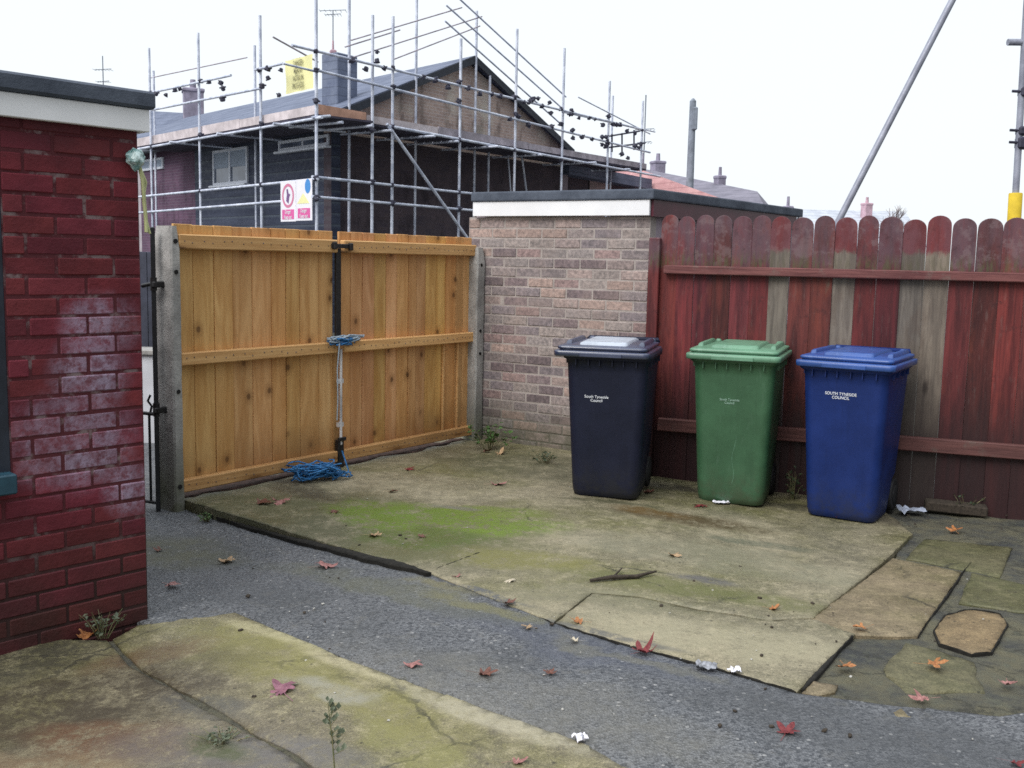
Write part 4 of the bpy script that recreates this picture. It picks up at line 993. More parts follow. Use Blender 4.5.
# ---- the scaffold, one thing with its tubes, boards and couplers as parts
sca = thing("scaffold", "galvanised tube scaffold with board platform around the dark house", "scaffold", (Pc.x, Pc.y, BZ))
inv = Vector((-Pc.x, -Pc.y, -BZ))
def spart(b, name, mat): o = b.build(name, mat, sca); o.location = inv; return o
TR = .030
def stand(px, ytop, az, P=Pc, pref=190, name="standard", r=TR):
    a = onplane(px, pref, P, az); z = onplane(px, ytop, P, az).z if ytop > 2 else onplane(px, 0, P, az).z + .6
    b = MB(); b.tube([(a.x, a.y, BZ), (a.x, a.y, z)], r, 8); spart(b, name, M["galv"]); return a
Pin = H0 + nR * .22; PinL = H0 + nL * .22
for px, yt in ((152, 47), (200.5, 32), (261.5, 15), (316.5, 0)): stand(px, yt, LA)
for px, yt in ((372, 15), (392, 16), (459, 38), (514, 28), (561, 47), (606.5, 80), (640, 100)): stand(px, yt, RA)
for px, yt, lo in ((415, 0, 75), (349, 0, 60), (474, 10, 190), (488, 75, 150), (610, 95, 140)): stand(px, yt, RA, Pin)
for px, yt in ((156, 70), (256, 45)): stand(px, yt, LA, PinL)
def rail(p, q, az, P=Pc, name="guard_rail", r=TR * .9, mat="galv"):
    a, c = onplane(*p, P, az), onplane(*q, P, az); b = MB(); b.tube([a, c], r, 8); return spart(b, name, M[mat])
PO = Pc + nR * .05; POL = Pc + nL * .05
rail((138, 197.0), (318, 179.0), LA, POL); rail((138, 212.8), (318, 198.5), LA, POL)
rail((312, 176.7), (492, 195.7), RA, PO); rail((312, 196.6), (478, 210.8), RA, PO)
rail((136, 149.5), (322, 117.3), LA, POL, "ledger"); rail((312, 117.5), (330, 116.0), RA, PO, "ledger")
rail((388, 126), (660, 176.5), RA, PO, "ledger", TR, "galv")
rail((152, 92.5), (231, 75.3), LA, POL); rail((152, 110), (262, 88), LA, POL); rail((255, 70), (283, 63.5), LA, POL)
rail((292, 45.2), (640, 129), RA, PO); rail((314, 69.5), (650, 152.5), RA, PO)
rail((283, 63.5), (318, 72), RA, PO, "guard_rail", TR * .7); rail((273, 37), (318, 62), RA, Pc - nR * 1.0, "guard_rail", TR * .6, "toe_grey")
# rails that follow the gable
PG = Pin + nR * .1
for p, q in (((452, -8), (566, 97)), ((446, 5), (563, 109)), ((445, 21), (562, 125)), ): rail(p, q, RA, PG, "sloping_rail", TR * .7)
for p, q in (((351, 40.3), (462, 7.5)), ((351, 58), (482, 16.5)), ((392, 60), (480, 26))): rail(p, q, RA, PG, "sloping_rail", TR * .5, "toe_grey")
rail((150, 78), (247, 57.5), LA, PinL, "sloping_rail", TR * .5, "toe_grey"); rail((345, 47), (400, 30), RA, PG, "sloping_rail", TR * .5, "toe_grey")
# long brace down to the gate, and small inner struts
rail((387, 124), (468, 239), RA, Pc + nR * .1, "brace", TR); rail((521, 150), (527, 196), RA, Pin, "strut", TR * .9); rail((508, 155), (511, 196), RA, Pin, "strut", TR * .7)
rail((578, 97), (650, 134), RA, PO, "guard_rail", TR * .6); rail((562, 112), (655, 132), RA, PO, "guard_rail", TR * .6)
# platform decks between house and outer tubes
def deck(P, v, n_, l0, l1, z, mat, name="platform"):
    b = MB(); wdt = 1.22
    for k in range(5):
        o0 = P - n_ * (.06 + k * wdt / 5); p = o0 + v * l0; q = o0 + v * l1; p2 = p - n_ * (wdt / 5 - .012); q2 = q - n_ * (wdt / 5 - .012)
        b.prism([Vector((x.x, x.y, z)) for x in (p, q, q2, p2)], (0, 0, .038))
    return spart(b, name, mat)
LL = (onplane(140, 147, Pc, LA) - Pc).dot(la); RL = (onplane(648, 170, Pc, RA) - Pc).dot(ra)
deck(Pc, la, nL, .02, LL + .5, PLZ + .03, M["deck_under"]); deck(Pc, ra, nR, 1.0, RL, PLZ + .0305 + .003, M["deck_under"])
def toe(P, v, n_, l0, l1, z0, z1, mat): 
    b = MB(); p = P + v * l0 - n_ * .05; q = P + v * l1 - n_ * .05; b.prism([Vector((p.x, p.y, z0)), Vector((q.x, q.y, z0)), Vector((q.x, q.y, z1)), Vector((p.x, p.y, z1))], -n_ * .038); spart(b, "toe_board", mat)
zt0 = PLZ + .075
toe(Pc, la, nL, .05, 3.2, zt0, 4.22, M["toe"]); toe(Pc, la, nL, 3.22, LL + .5, zt0 - .01, 4.24, M["toe"])
L1 = (onplane(368, 115, Pc, RA) - Pc).dot(ra); L2 = (onplane(440, 130, Pc, RA) - Pc).dot(ra); L3 = (onplane(530, 150, Pc, RA) - Pc).dot(ra)
toe(Pc, ra, nR, .06, L1, zt0, 4.24, M["toe_orange"]); toe(Pc, ra, nR, L1 + .02, L2, zt0, 4.20, M["toe"]); toe(Pc, ra, nR, L2 + .02, L3, zt0, 4.22, M["toe_grey"]); toe(Pc, ra, nR, L3 + .02, RL, zt0, 4.20, M["toe_grey"])
# transoms under the platform, poking out
for i, px in enumerate((180, 228, 285)):
    a = onplane(px, 145, Pc, LA); b = MB(); p = Vector((a.x, a.y, PLZ - .04)); b.tube([p + nL * .25, p - nL * 1.35], TR * .9, 8); spart(b, "transom", M["galv"])
for i, px in enumerate((336, 360, 385, 422, 452, 486, 536, 585, 625)):
    a = onplane(px, 150, Pc, RA); b = MB(); p = Vector((a.x, a.y, PLZ - .04)); b.tube([p + nR * (.35 if i % 2 else .18), p - nR * 1.3], TR * .9, 8); spart(b, "transom", M["galv"])
# loading bay clutter of short tubes at the far end
for p, q in (((604, 137), (640, 131)), ((604, 148), (645, 143)), ((612, 134), (612, 152)), ((622, 133), (622, 152)), ((634, 130), (634, 150))): rail(p, q, RA, Pc - nR * .5, "bay_tube", TR * .8, "coupler")
# couplers
CP = [(LA, 175, 90), (LA, 180, 89), (LA, 166, 95), (LA, 209, 82), (LA, 221, 83), (LA, 223, 88.5), (LA, 222.5, 99), (LA, 151, 93), (LA, 156, 93.5), (LA, 201, 81), (LA, 259, 70), (LA, 268, 68.5), (LA, 268, 78), (LA, 281, 70), (LA, 262, 86), (LA, 279, 95), (LA, 316, 51), (LA, 316, 70), (LA, 316.5, 178), (LA, 316.5, 198), (LA, 200.5, 135), (LA, 261.5, 124), (LA, 200.5, 190.5), (LA, 261.5, 184.5), (LA, 152, 146), (LA, 316, 101),
      (RA, 352, 60), (RA, 366, 69), (RA, 377, 52), (RA, 377, 61), (RA, 384, 68), (RA, 393, 67.5), (RA, 393, 87), (RA, 423, 77), (RA, 435, 80), (RA, 448, 87), (RA, 459, 101), (RA, 459, 82), (RA, 468, 88), (RA, 480, 94), (RA, 492, 94), (RA, 500, 96), (RA, 516, 114), (RA, 524, 102), (RA, 514, 97), (RA, 542, 106), (RA, 551, 113), (RA, 561, 109), (RA, 561, 124), (RA, 570, 114), (RA, 579, 118), (RA, 589, 118), (RA, 595, 119), (RA, 603, 125), (RA, 573, 138), (RA, 582, 137), (RA, 592, 139), (RA, 613, 124), (RA, 620, 125), (RA, 606, 137), (RA, 606, 146), (RA, 627, 131), (RA, 635, 133), (RA, 642, 130), (RA, 641, 144), (RA, 622, 154), (RA, 628, 158), (RA, 372, 130), (RA, 392, 127), (RA, 459, 140), (RA, 514, 150), (RA, 561, 160), (RA, 372, 182), (RA, 392, 185), (RA, 459, 192), (RA, 392, 203), (RA, 459, 209)]
_r = random.Random(21)
for k in range(26): CP.append((RA, _r.uniform(505, 645), 0)); CP[-1] = (RA, CP[-1][1], _r.choice([58.8 + (CP[-1][1] - 352.7) * .240 - 3, 78.7 + (CP[-1][1] - 350) * .238]) + _r.uniform(-2, 6))
cm = MB(); cm.box((0, 0, 0), (.095, .085, .10), None, (1, 1, 1), .02); cm.tube([(.02, -.07, .02), (.02, .07, .02)], .018, 6); cm.tube([(-.07, .01, -.03), (.06, .01, -.03)], .018, 6)
c0 = None
for az_, px, py in CP:
    a = onplane(px, py, (POL if az_ == LA else PO), az_)
    if c0 is None: c0 = cm.build("coupler", M["coupler"], sca); o = c0
    else: o = c0.copy(); COL.objects.link(o)
    o.location = a + inv; o.rotation_euler = (rng.uniform(-.5, .5), rng.uniform(-.5, .5), rng.uniform(0, 3)); o.scale = (rng.uniform(.75, 1.15),) * 3
# ---- signs hung on the scaffold
def on_left(px, py): return onplane(px, py, Pc + nL * .10, LA)
sp_ = on_left(296, 201)
rz = math.atan2(-la.y, -la.x)          # local x to the right as seen from the yard
def sign_root(label, c): return thing("safety_sign", label, "sign", tuple(c), rz)
tl, tr_, bl_ = on_left(280.3, 182), on_left(312, 178.5), on_left(280.3, 222)
sw_, sh = (tr_ - tl).length, tl.z - bl_.z
s0 = sign_root("white site safety board with pink lower panels on the scaffold corner", on_left(296.2, 201))
b = MB(); b.box((-sw_ / 4, 0, 0), (sw_ / 2 - .01, .012, sh), None, (1, 1, 1), .003); b.build("panel", M["sign_white"], s0)
b = MB(); b.box((sw_ / 4, 0, .01), (sw_ / 2 - .01, .012, sh), None, (1, 1, 1), .003); b.build("panel", M["sign_white"], s0)
def flat(name, pts, mat, y): b = MB(); b.prism([Vector((x, y, z)) for x, z in pts], (0, .003, 0)); return b.build(name, mat, s0)
for cx, dz in ((-sw_ / 4, 0), (sw_ / 4, .012)):
    flat("pink_panel", [(cx - sw_ * .19, -sh * .44 + dz), (cx + sw_ * .19, -sh * .44 + dz), (cx + sw_ * .19, -sh * .20 + dz), (cx - sw_ * .19, -sh * .20 + dz)], M["sign_pink"], -.010)
text_mesh("Danger\nKeep out", .105, M["sign_white"], s0, (-sw_ / 4, -.013, -sh * .325), (R(90), 0, 0), sx=.75); text_mesh("Danger\nKeep out", .105, M["sign_white"], s0, (sw_ / 4, -.013, -sh * .31), (R(90), 0, 0), sx=.75)
ring = MB(); n = 28; cx, cz_, ro_, ri = -sw_ / 4, sh * .14, sw_ * .19, sw_ * .145
ring.add([Vector((cx + math.cos(2 * math.pi * k / n) * q, -.009, cz_ + math.sin(2 * math.pi * k / n) * q)) for q in (ro_, ri) for k in range(n)], [(k, (k + 1) % n, n + (k + 1) % n, n + k) for k in range(n)]); ring.build("ring", M["sign_red"], s0)
flat("figure", [(cx - .07, cz_ - .10), (cx + .02, cz_ - .15), (cx + .05, cz_ - .02), (cx + .09, cz_ + .02), (cx + .02, cz_ + .05), (cx - .01, cz_ + .13), (cx - .06, cz_ + .12), (cx - .04, cz_ + .02)], M["sign_purple"], -.011)
cx = sw_ * .37; cz_ = sh * .34
flat("disc", [(cx + math.cos(2 * math.pi * k / 20) * sw_ * .085, cz_ + math.sin(2 * math.pi * k / 20) * sw_ * .11) for k in range(20)], M["sign_blue"], -.010)
cx = sw_ * .23; cz_ = sh * .05
flat("triangle", [(cx - sw_ * .19, cz_ - sh * .12), (cx + sw_ * .19, cz_ - sh * .12), (cx, cz_ + sh * .13)], M["sign_yellow"], -.010)
bc = onplane(299, 74.5, Pc - nL * .25, LA); e0_, e1_ = onplane(285, 92, Pc - nL * .25, LA), onplane(312, 60, Pc - nL * .25, LA)
bw, bh = abs((e1_ - e0_).dot(la)), 1.0
bh = onplane(285, 63, Pc - nL * .25, LA).z - onplane(285, 96, Pc - nL * .25, LA).z
ban = thing("warning_banner", "pale yellow banner reading work in progress tied above the scaffold platform", "banner", tuple(bc), rz)
b = MB(); nx, nz_ = 10, 8
vs = [Vector((-bw / 2 + bw * i / nx, .012 * math.sin(i * 1.3 + j * .7), -bh / 2 + bh * j / nz_)) for j in range(nz_ + 1) for i in range(nx + 1)]
b.add(vs, [(j * (nx + 1) + i, j * (nx + 1) + i + 1, (j + 1) * (nx + 1) + i + 1, (j + 1) * (nx + 1) + i) for j in range(nz_) for i in range(nx)], (1, 1, 1), True); b.build("sheet", M["sign_yellow"], ban)
text_mesh("DANGER\nMEN AT\nWORK IN\nPROGRESS", bh * .235, M["sign_dark"], ban, (0, -.025, 0), (R(90), 0, 0), sx=.62)

# ------------------------------------------------------------------ beyond
def gable_house(name, label, cat, r0, r1, az_out, half, drop, mats, chims=(), ov=.3, group=None, base=BZ, hip=0):
    """ridge r0-r1; az_out is the horizontal azimuth of the eave that faces us"""
    t = thing(name, label, cat, (0, 0, 0), 0, group); o = azv(az_out); rd_ = (r1 - r0); rdn = Vector((rd_.x, rd_.y, 0)).normalized()
    e0 = r0 + o * half - Vector((0, 0, drop)); e1 = r1 + o * half - Vector((0, 0, drop)); b0 = r0 - o * half - Vector((0, 0, drop)); b1 = r1 - o * half - Vector((0, 0, drop))
    h1 = rdn * hip
    b = MB(); th = Vector((0, 0, .12))
    b.prism([e0, e1 + h1, r1, r0], th); b.prism([r0, r1, b1 + h1, b0], th)
    if hip: b.prism([e1 + h1, b1 + h1, r1], th)
    b.build("roof", mats[0], t)
    w = MB(); i0 = [e0 - o * ov + rdn * .1, e1 - o * ov - rdn * .1 + h1, b1 + o * ov - rdn * .1 + h1, b0 + o * ov + rdn * .1]
    zt = min(p.z for p in i0); w.prism([Vector((p.x, p.y, base)) for p in i0], (0, 0, zt - base)); 
    w.prism([Vector((i0[0].x, i0[0].y, zt)), Vector((i0[3].x, i0[3].y, zt)), r0 + rdn * .1 - Vector((0, 0, .05))], rdn * .2)
    if not hip: w.prism([Vector((i0[1].x, i0[1].y, zt)), Vector((i0[2].x, i0[2].y, zt)), r1 - rdn * .1 - Vector((0, 0, .05))], -rdn * .2)
    w.build("wall", mats[1], t)
    for c, wd, ht, mt in chims:
        b = MB(); b.box((c.x, c.y, c.z - ht / 2 - .4), (wd, wd, ht + .8), Matrix.Rotation(R(20), 3, "Z"), (1, 1, 1), .02); b.box((c.x, c.y, c.z - .08), (wd * 1.1, wd * 1.1, .12), Matrix.Rotation(R(20), 3, "Z"), (1, 1, 1), .02)
        q = b.build("chimney", mt, t); p_ = MB(); p_.tube([(c.x, c.y, c.z), (c.x, c.y, c.z + .35)], [min(.13, wd * .2), min(.10, wd * .16)], 10); p_.build("chimney_pot", mt, q)
    return t
# faded pink roof just beyond the garage
gable_house("pink_roofed_house", "low house with a faded pink tiled roof beyond the garage roof", "house", at(604, 168, 37), at(641, 173.5, 33), 150, 3.6, 1.35, (M["roof_pink"], M["far_wall"]), [(at(643, 164, 33.5), .16, .5, M["chimney"])], hip=1.9)
# grey row behind it
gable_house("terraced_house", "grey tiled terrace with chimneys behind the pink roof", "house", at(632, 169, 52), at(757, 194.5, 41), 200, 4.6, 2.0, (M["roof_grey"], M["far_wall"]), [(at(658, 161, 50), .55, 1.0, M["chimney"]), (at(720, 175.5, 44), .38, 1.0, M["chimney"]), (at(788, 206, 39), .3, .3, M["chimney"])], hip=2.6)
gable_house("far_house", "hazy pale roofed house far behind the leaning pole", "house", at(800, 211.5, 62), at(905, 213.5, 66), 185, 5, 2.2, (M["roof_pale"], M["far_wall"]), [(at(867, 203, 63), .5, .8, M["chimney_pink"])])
gable_house("far_house", "distant house whose grey chimney shows between the scaffold poles", "house", at(120, 112, 46), at(215, 118, 40), 170, 5, 2.0, (M["roof_dark"], M["far_wall"]), [(at(193, 89, 41), .75, 1.4, M["chimney"]), (at(333, 50, 41), .22, 4.2, M["chimney_pink"])])
# poles and aerials
tp = thing("telegraph_pole", "tall grey wooden pole standing among the far roofs", "telegraph pole", (0, 0, 0)); A = at(690, 190, 33); B = at(693, 101, 33)
b = MB(); b.tube([(A.x, A.y, BZ), (B.x, B.y, B.z)], [.15, .10], 12); b.build("pole", M["pole_wood"], tp); b = MB(); b.box((B.x + .06, B.y - .1, B.z - .55), (.16, .16, .7), None, (1, 1, 1), .03); b.tube([(B.x, B.y, B.z), (B.x, B.y, B.z + .08)], [.10, .03], 10); b.build("pole_cap", M["pole_wood"], tp)
def aerial(label, px, pyb, pyt, y, arms):
    t = thing("television_aerial", label, "aerial", (0, 0, 0)); A = at(px, pyb, y); B = at(px, pyt, y)
    b = MB(); b.tube([(A.x, A.y, A.z - .6), (A.x, A.y, B.z)], .022, 6); b.build("mast", M["pole_wood"], t)
    for py, w in arms: b = MB(); z = at(px, py, y).z; b.tube([(A.x - w, A.y, z), (A.x + w, A.y, z + .05)], .014, 6); [b.tube([(A.x - w + 2 * w * k / 5, A.y - .2, z), (A.x - w + 2 * w * k / 5, A.y + .2, z)], .008, 5) for k in range(6)]; b.build("antenna", M["pole_wood"], t)
aerial("thin television aerial on the chimney of the pink roofed house", 643.5, 165, 95, 33.5, ((130, .30), (143, .22)))
aerial("faint television aerial above the distant pink chimney", 333, 46, 10, 41, ((11, .5), (15, .3)))
aerial("faint television aerial over the outhouse roof", 104, 112, 56, 44, ((70, .35), (82, .25)))
# bare tree behind the far house
bt = thing("bare_tree", "bare brown tree top showing over the fence near the far house", "tree", (0, 0, 0))
A = at(893, 218, 40); tk = MB(); tk.tube([(A.x, A.y, BZ), (A.x + .1, A.y, 1.6), (A.x, A.y, 2.6)], [.14, .10, .05], 8); tk.build("trunk", M["twig"], bt)
tw = MB(); rr = random.Random(4)
def grow(p, d, ln, r, lv):
    q = p + d * ln; tw.tube([p, p + d * ln * .5 + Vector((rr.uniform(-1, 1), rr.uniform(-1, 1), rr.uniform(-1, 1))) * ln * .08, q], [r, r * .85, r * .65], 4, (1, 1, 1), False)
    if lv == 0: return
    for _ in range(4 if lv > 1 else 4):
        e = (d + Vector((rr.uniform(-1, 1), rr.uniform(-1, 1), rr.uniform(-.5, .8))) * .8).normalized(); grow(p + d * ln * rr.uniform(.45, 1), e, ln * rr.uniform(.55, .8), r * .6, lv - 1)
for k in range(6): grow(Vector((A.x, A.y, 1.3 + .2 * k)), Vector((rr.uniform(-.9, .9), rr.uniform(-.6, .6), .8)).normalized(), .75, .035, 3)
tw.build("crown", M["twig"], bt)

# ------------------------------------------------------------------ small things on the ground
leaf_m = {}
def leaf_mat(name, c0, c1):
    t = NT(name); n = t.noise(40, 5, .7); n2 = t.noise(9, 4); c = t.mix(t.ramp(n2, .3, .7), c0, c1); c = t.mix(t.mul(t.ramp(n, .55, .7), .5), c, tuple(a * .4 for a in c0)); leaf_m[name] = t.done(c, .5, t.bump(n, .5, .004), 0, .4)
leaf_mat("pink_leaf", (.22, .085, .085), (.38, .19, .17)); leaf_mat("purple_leaf", (.17, .060, .095), (.28, .13, .165)); leaf_mat("red_leaf", (.10, .012, .016), (.20, .030, .032)); leaf_mat("brown_leaf", (.085, .030, .022), (.17, .070, .048)); leaf_mat("orange_leaf", (.25, .085, .028), (.42, .19, .065)); leaf_mat("tan_leaf", (.27, .165, .09), (.44, .31, .18)); leaf_mat("pale_leaf", (.42, .36, .26), (.58, .52, .41))
def leaf_mesh(seed, curl, mat):
    rr = random.Random(seed); me = bpy.data.meshes.new("maple_leaf"); bm = bmesh.new(); n = 44; ring = []
    ph = [0, 62, -62, 118, -118]; ln = [1, .92, .92, .62, .62]
    for k in range(n):
        t = 360 * k / n - 180; r = .20
        for p, l in zip(ph, ln):
            dlt = abs((t - p + 180) % 360 - 180); r = max(r, l * max(0, 1 - (dlt / 36)) ** .6)
        r = max(r, .34) * (1 + rr.uniform(-.16, .10)) * .5 * (1 - .5 * (seed % 3 == 0) * (abs(t - 70) < 35)); a = R(t + 90); ring.append((r * math.cos(a), r * math.sin(a)))
    ta = rr.uniform(0, 6.28); cu, su = math.cos(ta), math.sin(ta); fold = rr.uniform(.5, 1.4)
    def zc_(x, y):
        u_ = x * cu + y * su; v_ = -x * su + y * cu
        return curl * (fold * 2.2 * u_ * u_ + .9 * v_ * v_) + .10 * math.sin(7 * x + seed) * math.cos(6 * y + seed * 2) + .05
    cv = bm.verts.new((0, -.05, zc_(0, -.05)))
    mid = [bm.verts.new((x * .5, y * .5, zc_(x * .5, y * .5) + rr.uniform(-.012, .012))) for x, y in ring]; out = [bm.verts.new((x, y, zc_(x, y) + rr.uniform(-.03, .03))) for x, y in ring]
    for k in range(n):
        j = (k + 1) % n; bm.faces.new((cv, mid[k], mid[j])); bm.faces.new((mid[k], out[k], out[j], mid[j]))
    q = [bm.verts.new(p) for p in ((-.010, -.06, .05), (.010, -.06, .05), (.014 + .05, -.62, .10), (-.002 + .05, -.62, .10))]; bm.faces.new(q)
    for f_ in bm.faces: f_.smooth = True
    bm.to_mesh(me); bm.free(); me.materials.append(leaf_m[mat]); return me
LV = [  # px, py, width px, kind, curl, label
 (281, 692, 42, "purple_leaf", .03, "large purple five lobed leaf flat on the mossy lower left concrete"),
 (642, 653, 30, "red_leaf", .9, "curled dark red leaf on the crack beside the tarmac"),
 (484, 675, 26, "brown_leaf", .8, "curled red brown leaf on the tarmac, left of a smaller one"),
 (549, 674, 18, "brown_leaf", .8, "small red brown leaf in the middle of the tarmac"),
 (411, 666, 24, "pink_leaf", .2, "flat pink leaf near the lower edge of the tarmac"),
 (324, 567, 30, "pink_leaf", .3, "wide pink red leaf on the tarmac below the slab step"),
 (496, 485, 20, "pink_leaf", .4, "pink leaf lying on the slab left of the black bin"),
 (579, 622, 18, "orange_leaf", .3, "salmon orange leaf on the long crack in the concrete"),
 (575, 641, 15, "pale_leaf", .3, "small pale leaf on the tarmac just below the salmon one"),
 (528, 628, 16, "tan_leaf", .3, "tan leaf on the tarmac edge under the mossy slab"),
 (508, 604, 17, "brown_leaf", .7, "dark curled leaf at the slab edge below the cream one"),
 (511, 582, 17, "pale_leaf", .2, "cream leaf in the middle of the mossy slab"),
 (456, 577, 14, "pink_leaf", .3, "small dull pink leaf just past the end of the step"),
 (672, 556, 18, "tan_leaf", .6, "tan leaf on the pale slab before the green bin"),
 (773, 609, 16, "orange_leaf", .4, "small orange leaf on the pale slab before the blue bin"),
 (862, 629, 20, "orange_leaf", .7, "orange leaf at the top corner of the soil hole"),
 (845, 667, 21, "orange_leaf", .5, "yellow orange leaf lying inside the soil hole"),
 (933, 666, 24, "orange_leaf", .7, "bright orange curled leaf below the brown paving flag"),
 (923, 700, 22, "pink_leaf", .4, "red pink leaf on the broken edge right of the soil hole"),
 (787, 733, 28, "red_leaf", .3, "dull red leaf on the tarmac near the bottom right"),
 (1008, 684, 18, "pink_leaf", .4, "small pinkish leaf at the right edge of the yard"),
 (1016, 764, 22, "red_leaf", .3, "red leaf in the bottom right corner"),
 (840, 518, 22, "red_leaf", .7, "red leaf tucked under the front of the blue bin"),
 (262, 504, 26, "brown_leaf", .7, "dark brown leaf before the left gate leaf"),
 (283, 503, 22, "pink_leaf", .6, "pinkish leaf beside the dark brown one before the gate"),
 (373, 536, 18, "tan_leaf", .4, "tan leaf on the mossy slab near the step edge"),
 (335, 512, 13, "brown_leaf", .4, "small brown leaf on the slab below the blue rope"),
 (423, 537, 13, "brown_leaf", .4, "small dull leaf right of the bright moss"),
 (408, 470, 14, "red_leaf", .4, "small red leaf on the slab before the right gate leaf"),
 (392, 492, 12, "brown_leaf", .4, "tiny brown leaf between the gate and the bright moss"),
 (173, 586, 21, "pink_leaf", .5, "pink leaf on the tarmac close to the outhouse corner"),
 (228, 562, 22, "tan_leaf", .4, "faded tan leaf on the tarmac below the gate post"),
 (88, 637, 24, "orange_leaf", .9, "orange leaf curled beside the weed at the outhouse foot"),
 (500, 454, 18, "tan_leaf", .8, "tan leaf under the weed by the right gate post"),
 (487, 452, 14, "brown_leaf", .6, "brown leaf beside the tan one by the right gate post"),
 (647, 493, 16, "brown_leaf", .7, "brown leaf against the wheel of the black bin"),
 (702, 507, 18, "red_leaf", .2, "dark red leaf on the rusty stain before the green bin"),
 (160, 551, 12, "brown_leaf", .7, "small dark leaf on the tarmac beside the outhouse"),
 (955, 531, 16, "orange_leaf", .4, "rusty leaf on the damp soil by the fence"),
 (517, 762, 22, "pink_leaf", .3, "pink leaf at the bottom edge of the picture"),
]
def zsurf(px, py): return path_z if (py > 500 and px < 425 + (py - 573) * 1.0 and not (px > 205 and py < 508 + (px - 205) * .29)) else slab_z
for i, (px, py, w, mt, curl, lab) in enumerate(LV):
    P = gp(px, py, zsurf(px, py)); dist = (P - CAM).length; size = w * dist / F * 1.12
    o = bpy.data.objects.new("maple_leaf", leaf_mesh(i, curl, mt)); COL.objects.link(o); o.location = (P.x, P.y, P.z - .004 + .006); o.scale = (size, size, size * .75); o.rotation_euler = (rng.uniform(-.15, .15), rng.uniform(-.15, .15), rng.uniform(0, 6.28)) if i else (.06, 0, .5)
    tag(o, lab, "leaf", "fallen leaves on the yard floor")
# pale grit and crumbs
def crumbs(name, n, mat, label, seed, boxes, smin, smax):
    rr = random.Random(seed); b = MB()
    for _ in range(n):
        x0, y0, x1, y1 = rr.choice(boxes); px, py = rr.uniform(x0, x1), rr.uniform(y0, y1); P = gp(px, py, zsurf(px, py)); s_ = rr.uniform(smin, smax) * (rr.random() ** 1.5 * .8 + .4)
        b.box((P.x, P.y, P.z + s_ * .15), (s_, s_ * rr.uniform(.5, 1), s_ * .5), Matrix.Rotation(rr.uniform(0, 6), 3, "Z") @ Matrix.Rotation(rr.uniform(-.5, .5), 3, "X"), (1, 1, 1), s_ * .15)
    tag(b.build(name, mat), label, "grit", None, "stuff")
crumbs("white_grit", 70, M["grit"], "pale grit and paper crumbs scattered over the yard", 3, [(200, 520, 480, 760), (480, 590, 800, 768), (260, 600, 340, 640), (300, 480, 560, 560), (640, 560, 1000, 760), (560, 455, 700, 500)], .005, .012)
crumbs("dark_crumbs", 70, M["bark"], "dark crumbs of bark and soil on the yard floor", 8, [(150, 570, 340, 700), (480, 560, 860, 640), (700, 600, 1000, 740), (880, 500, 1020, 530), (160, 500, 420, 570)], .008, .022)
# larger bits of litter
def scrap(name, label, cat, px, py, w, h, mat, lift=.02, seed=0):
    P = gp(px, py); rr = random.Random(seed); s_ = (P - CAM).length / F; me = bpy.data.meshes.new(name); bm = bmesh.new(); bmesh.ops.create_grid(bm, x_segments=8, y_segments=6, size=.5)
    for v in bm.verts: v.co = Vector((v.co.x * w * s_ + rr.uniform(-.004, .004), v.co.y * h * s_ * 2.2, lift * (.4 + mnoise.noise(v.co * 4 + Vector((seed, 0, 0))) * 1.0 + .3)))
    for f_ in bm.faces: f_.smooth = True
    bm.to_mesh(me); bm.free(); me.materials.append(mat); o = bpy.data.objects.new(name, me); COL.objects.link(o); o.location = P; o.rotation_euler = (0, 0, rr.uniform(-.3, .5)); tag(o, label, cat)
scrap("plastic_scrap", "crumpled pale plastic scrap beside the blue bin", "litter", 911, 513, 24, 7, M["scrap"], .035, 2)
scrap("paper_scrap", "small white paper scrap before the green bin", "litter", 721, 504, 15, 4, M["sign_white"], .02, 3)
scrap("paper_scrap", "white wrapper on the tarmac below the pale slab", "litter", 735, 673, 12, 4, M["sign_white"], .02, 5)
scrap("foil_scrap", "crumpled silver wrapper left of the white one on the tarmac", "litter", 706, 669, 20, 6, M["foil"], .022, 6)
scrap("paper_scrap", "white crumpled paper at the foot of the fence between two bins", "litter", 676, 474, 26, 5, M["sign_white"], .025, 7)
scrap("paper_scrap", "tiny white scrap on the tarmac near the bottom", "litter", 580, 741, 11, 6, M["sign_white"], .02, 9)
P = gp(955, 512); q = P + fu * .0; ofc = MB(); ofc.box((0, 0, .03), (.36, .10, .062), None, (1, 1, 1), .008); oo = ofc.build("timber_offcut", M["bark"]); oo.location = (q.x, q.y, q.z); oo.rotation_euler = (.05, .03, math.atan2(fu.y, fu.x) + .08); tag(oo, "dark rotting timber offcut lying against the fence foot", "timber")
# twig
tg = MB(); pts = [gp(590, 583), gp(612, 581), gp(636, 579), gp(656, 575)]; tg.tube([p + Vector((0, 0, .012 + .006 * (i % 2))) for i, p in enumerate(pts)], [.007, .011, .010, .005], 7); q = gp(622, 572); tg.tube([pts[1] + Vector((0, 0, .014)), q + Vector((0, 0, .02))], [.006, .003], 6)
tag(tg.build("fallen_twig", M["bark"]), "dark fallen twig on the pale slab", "twig")
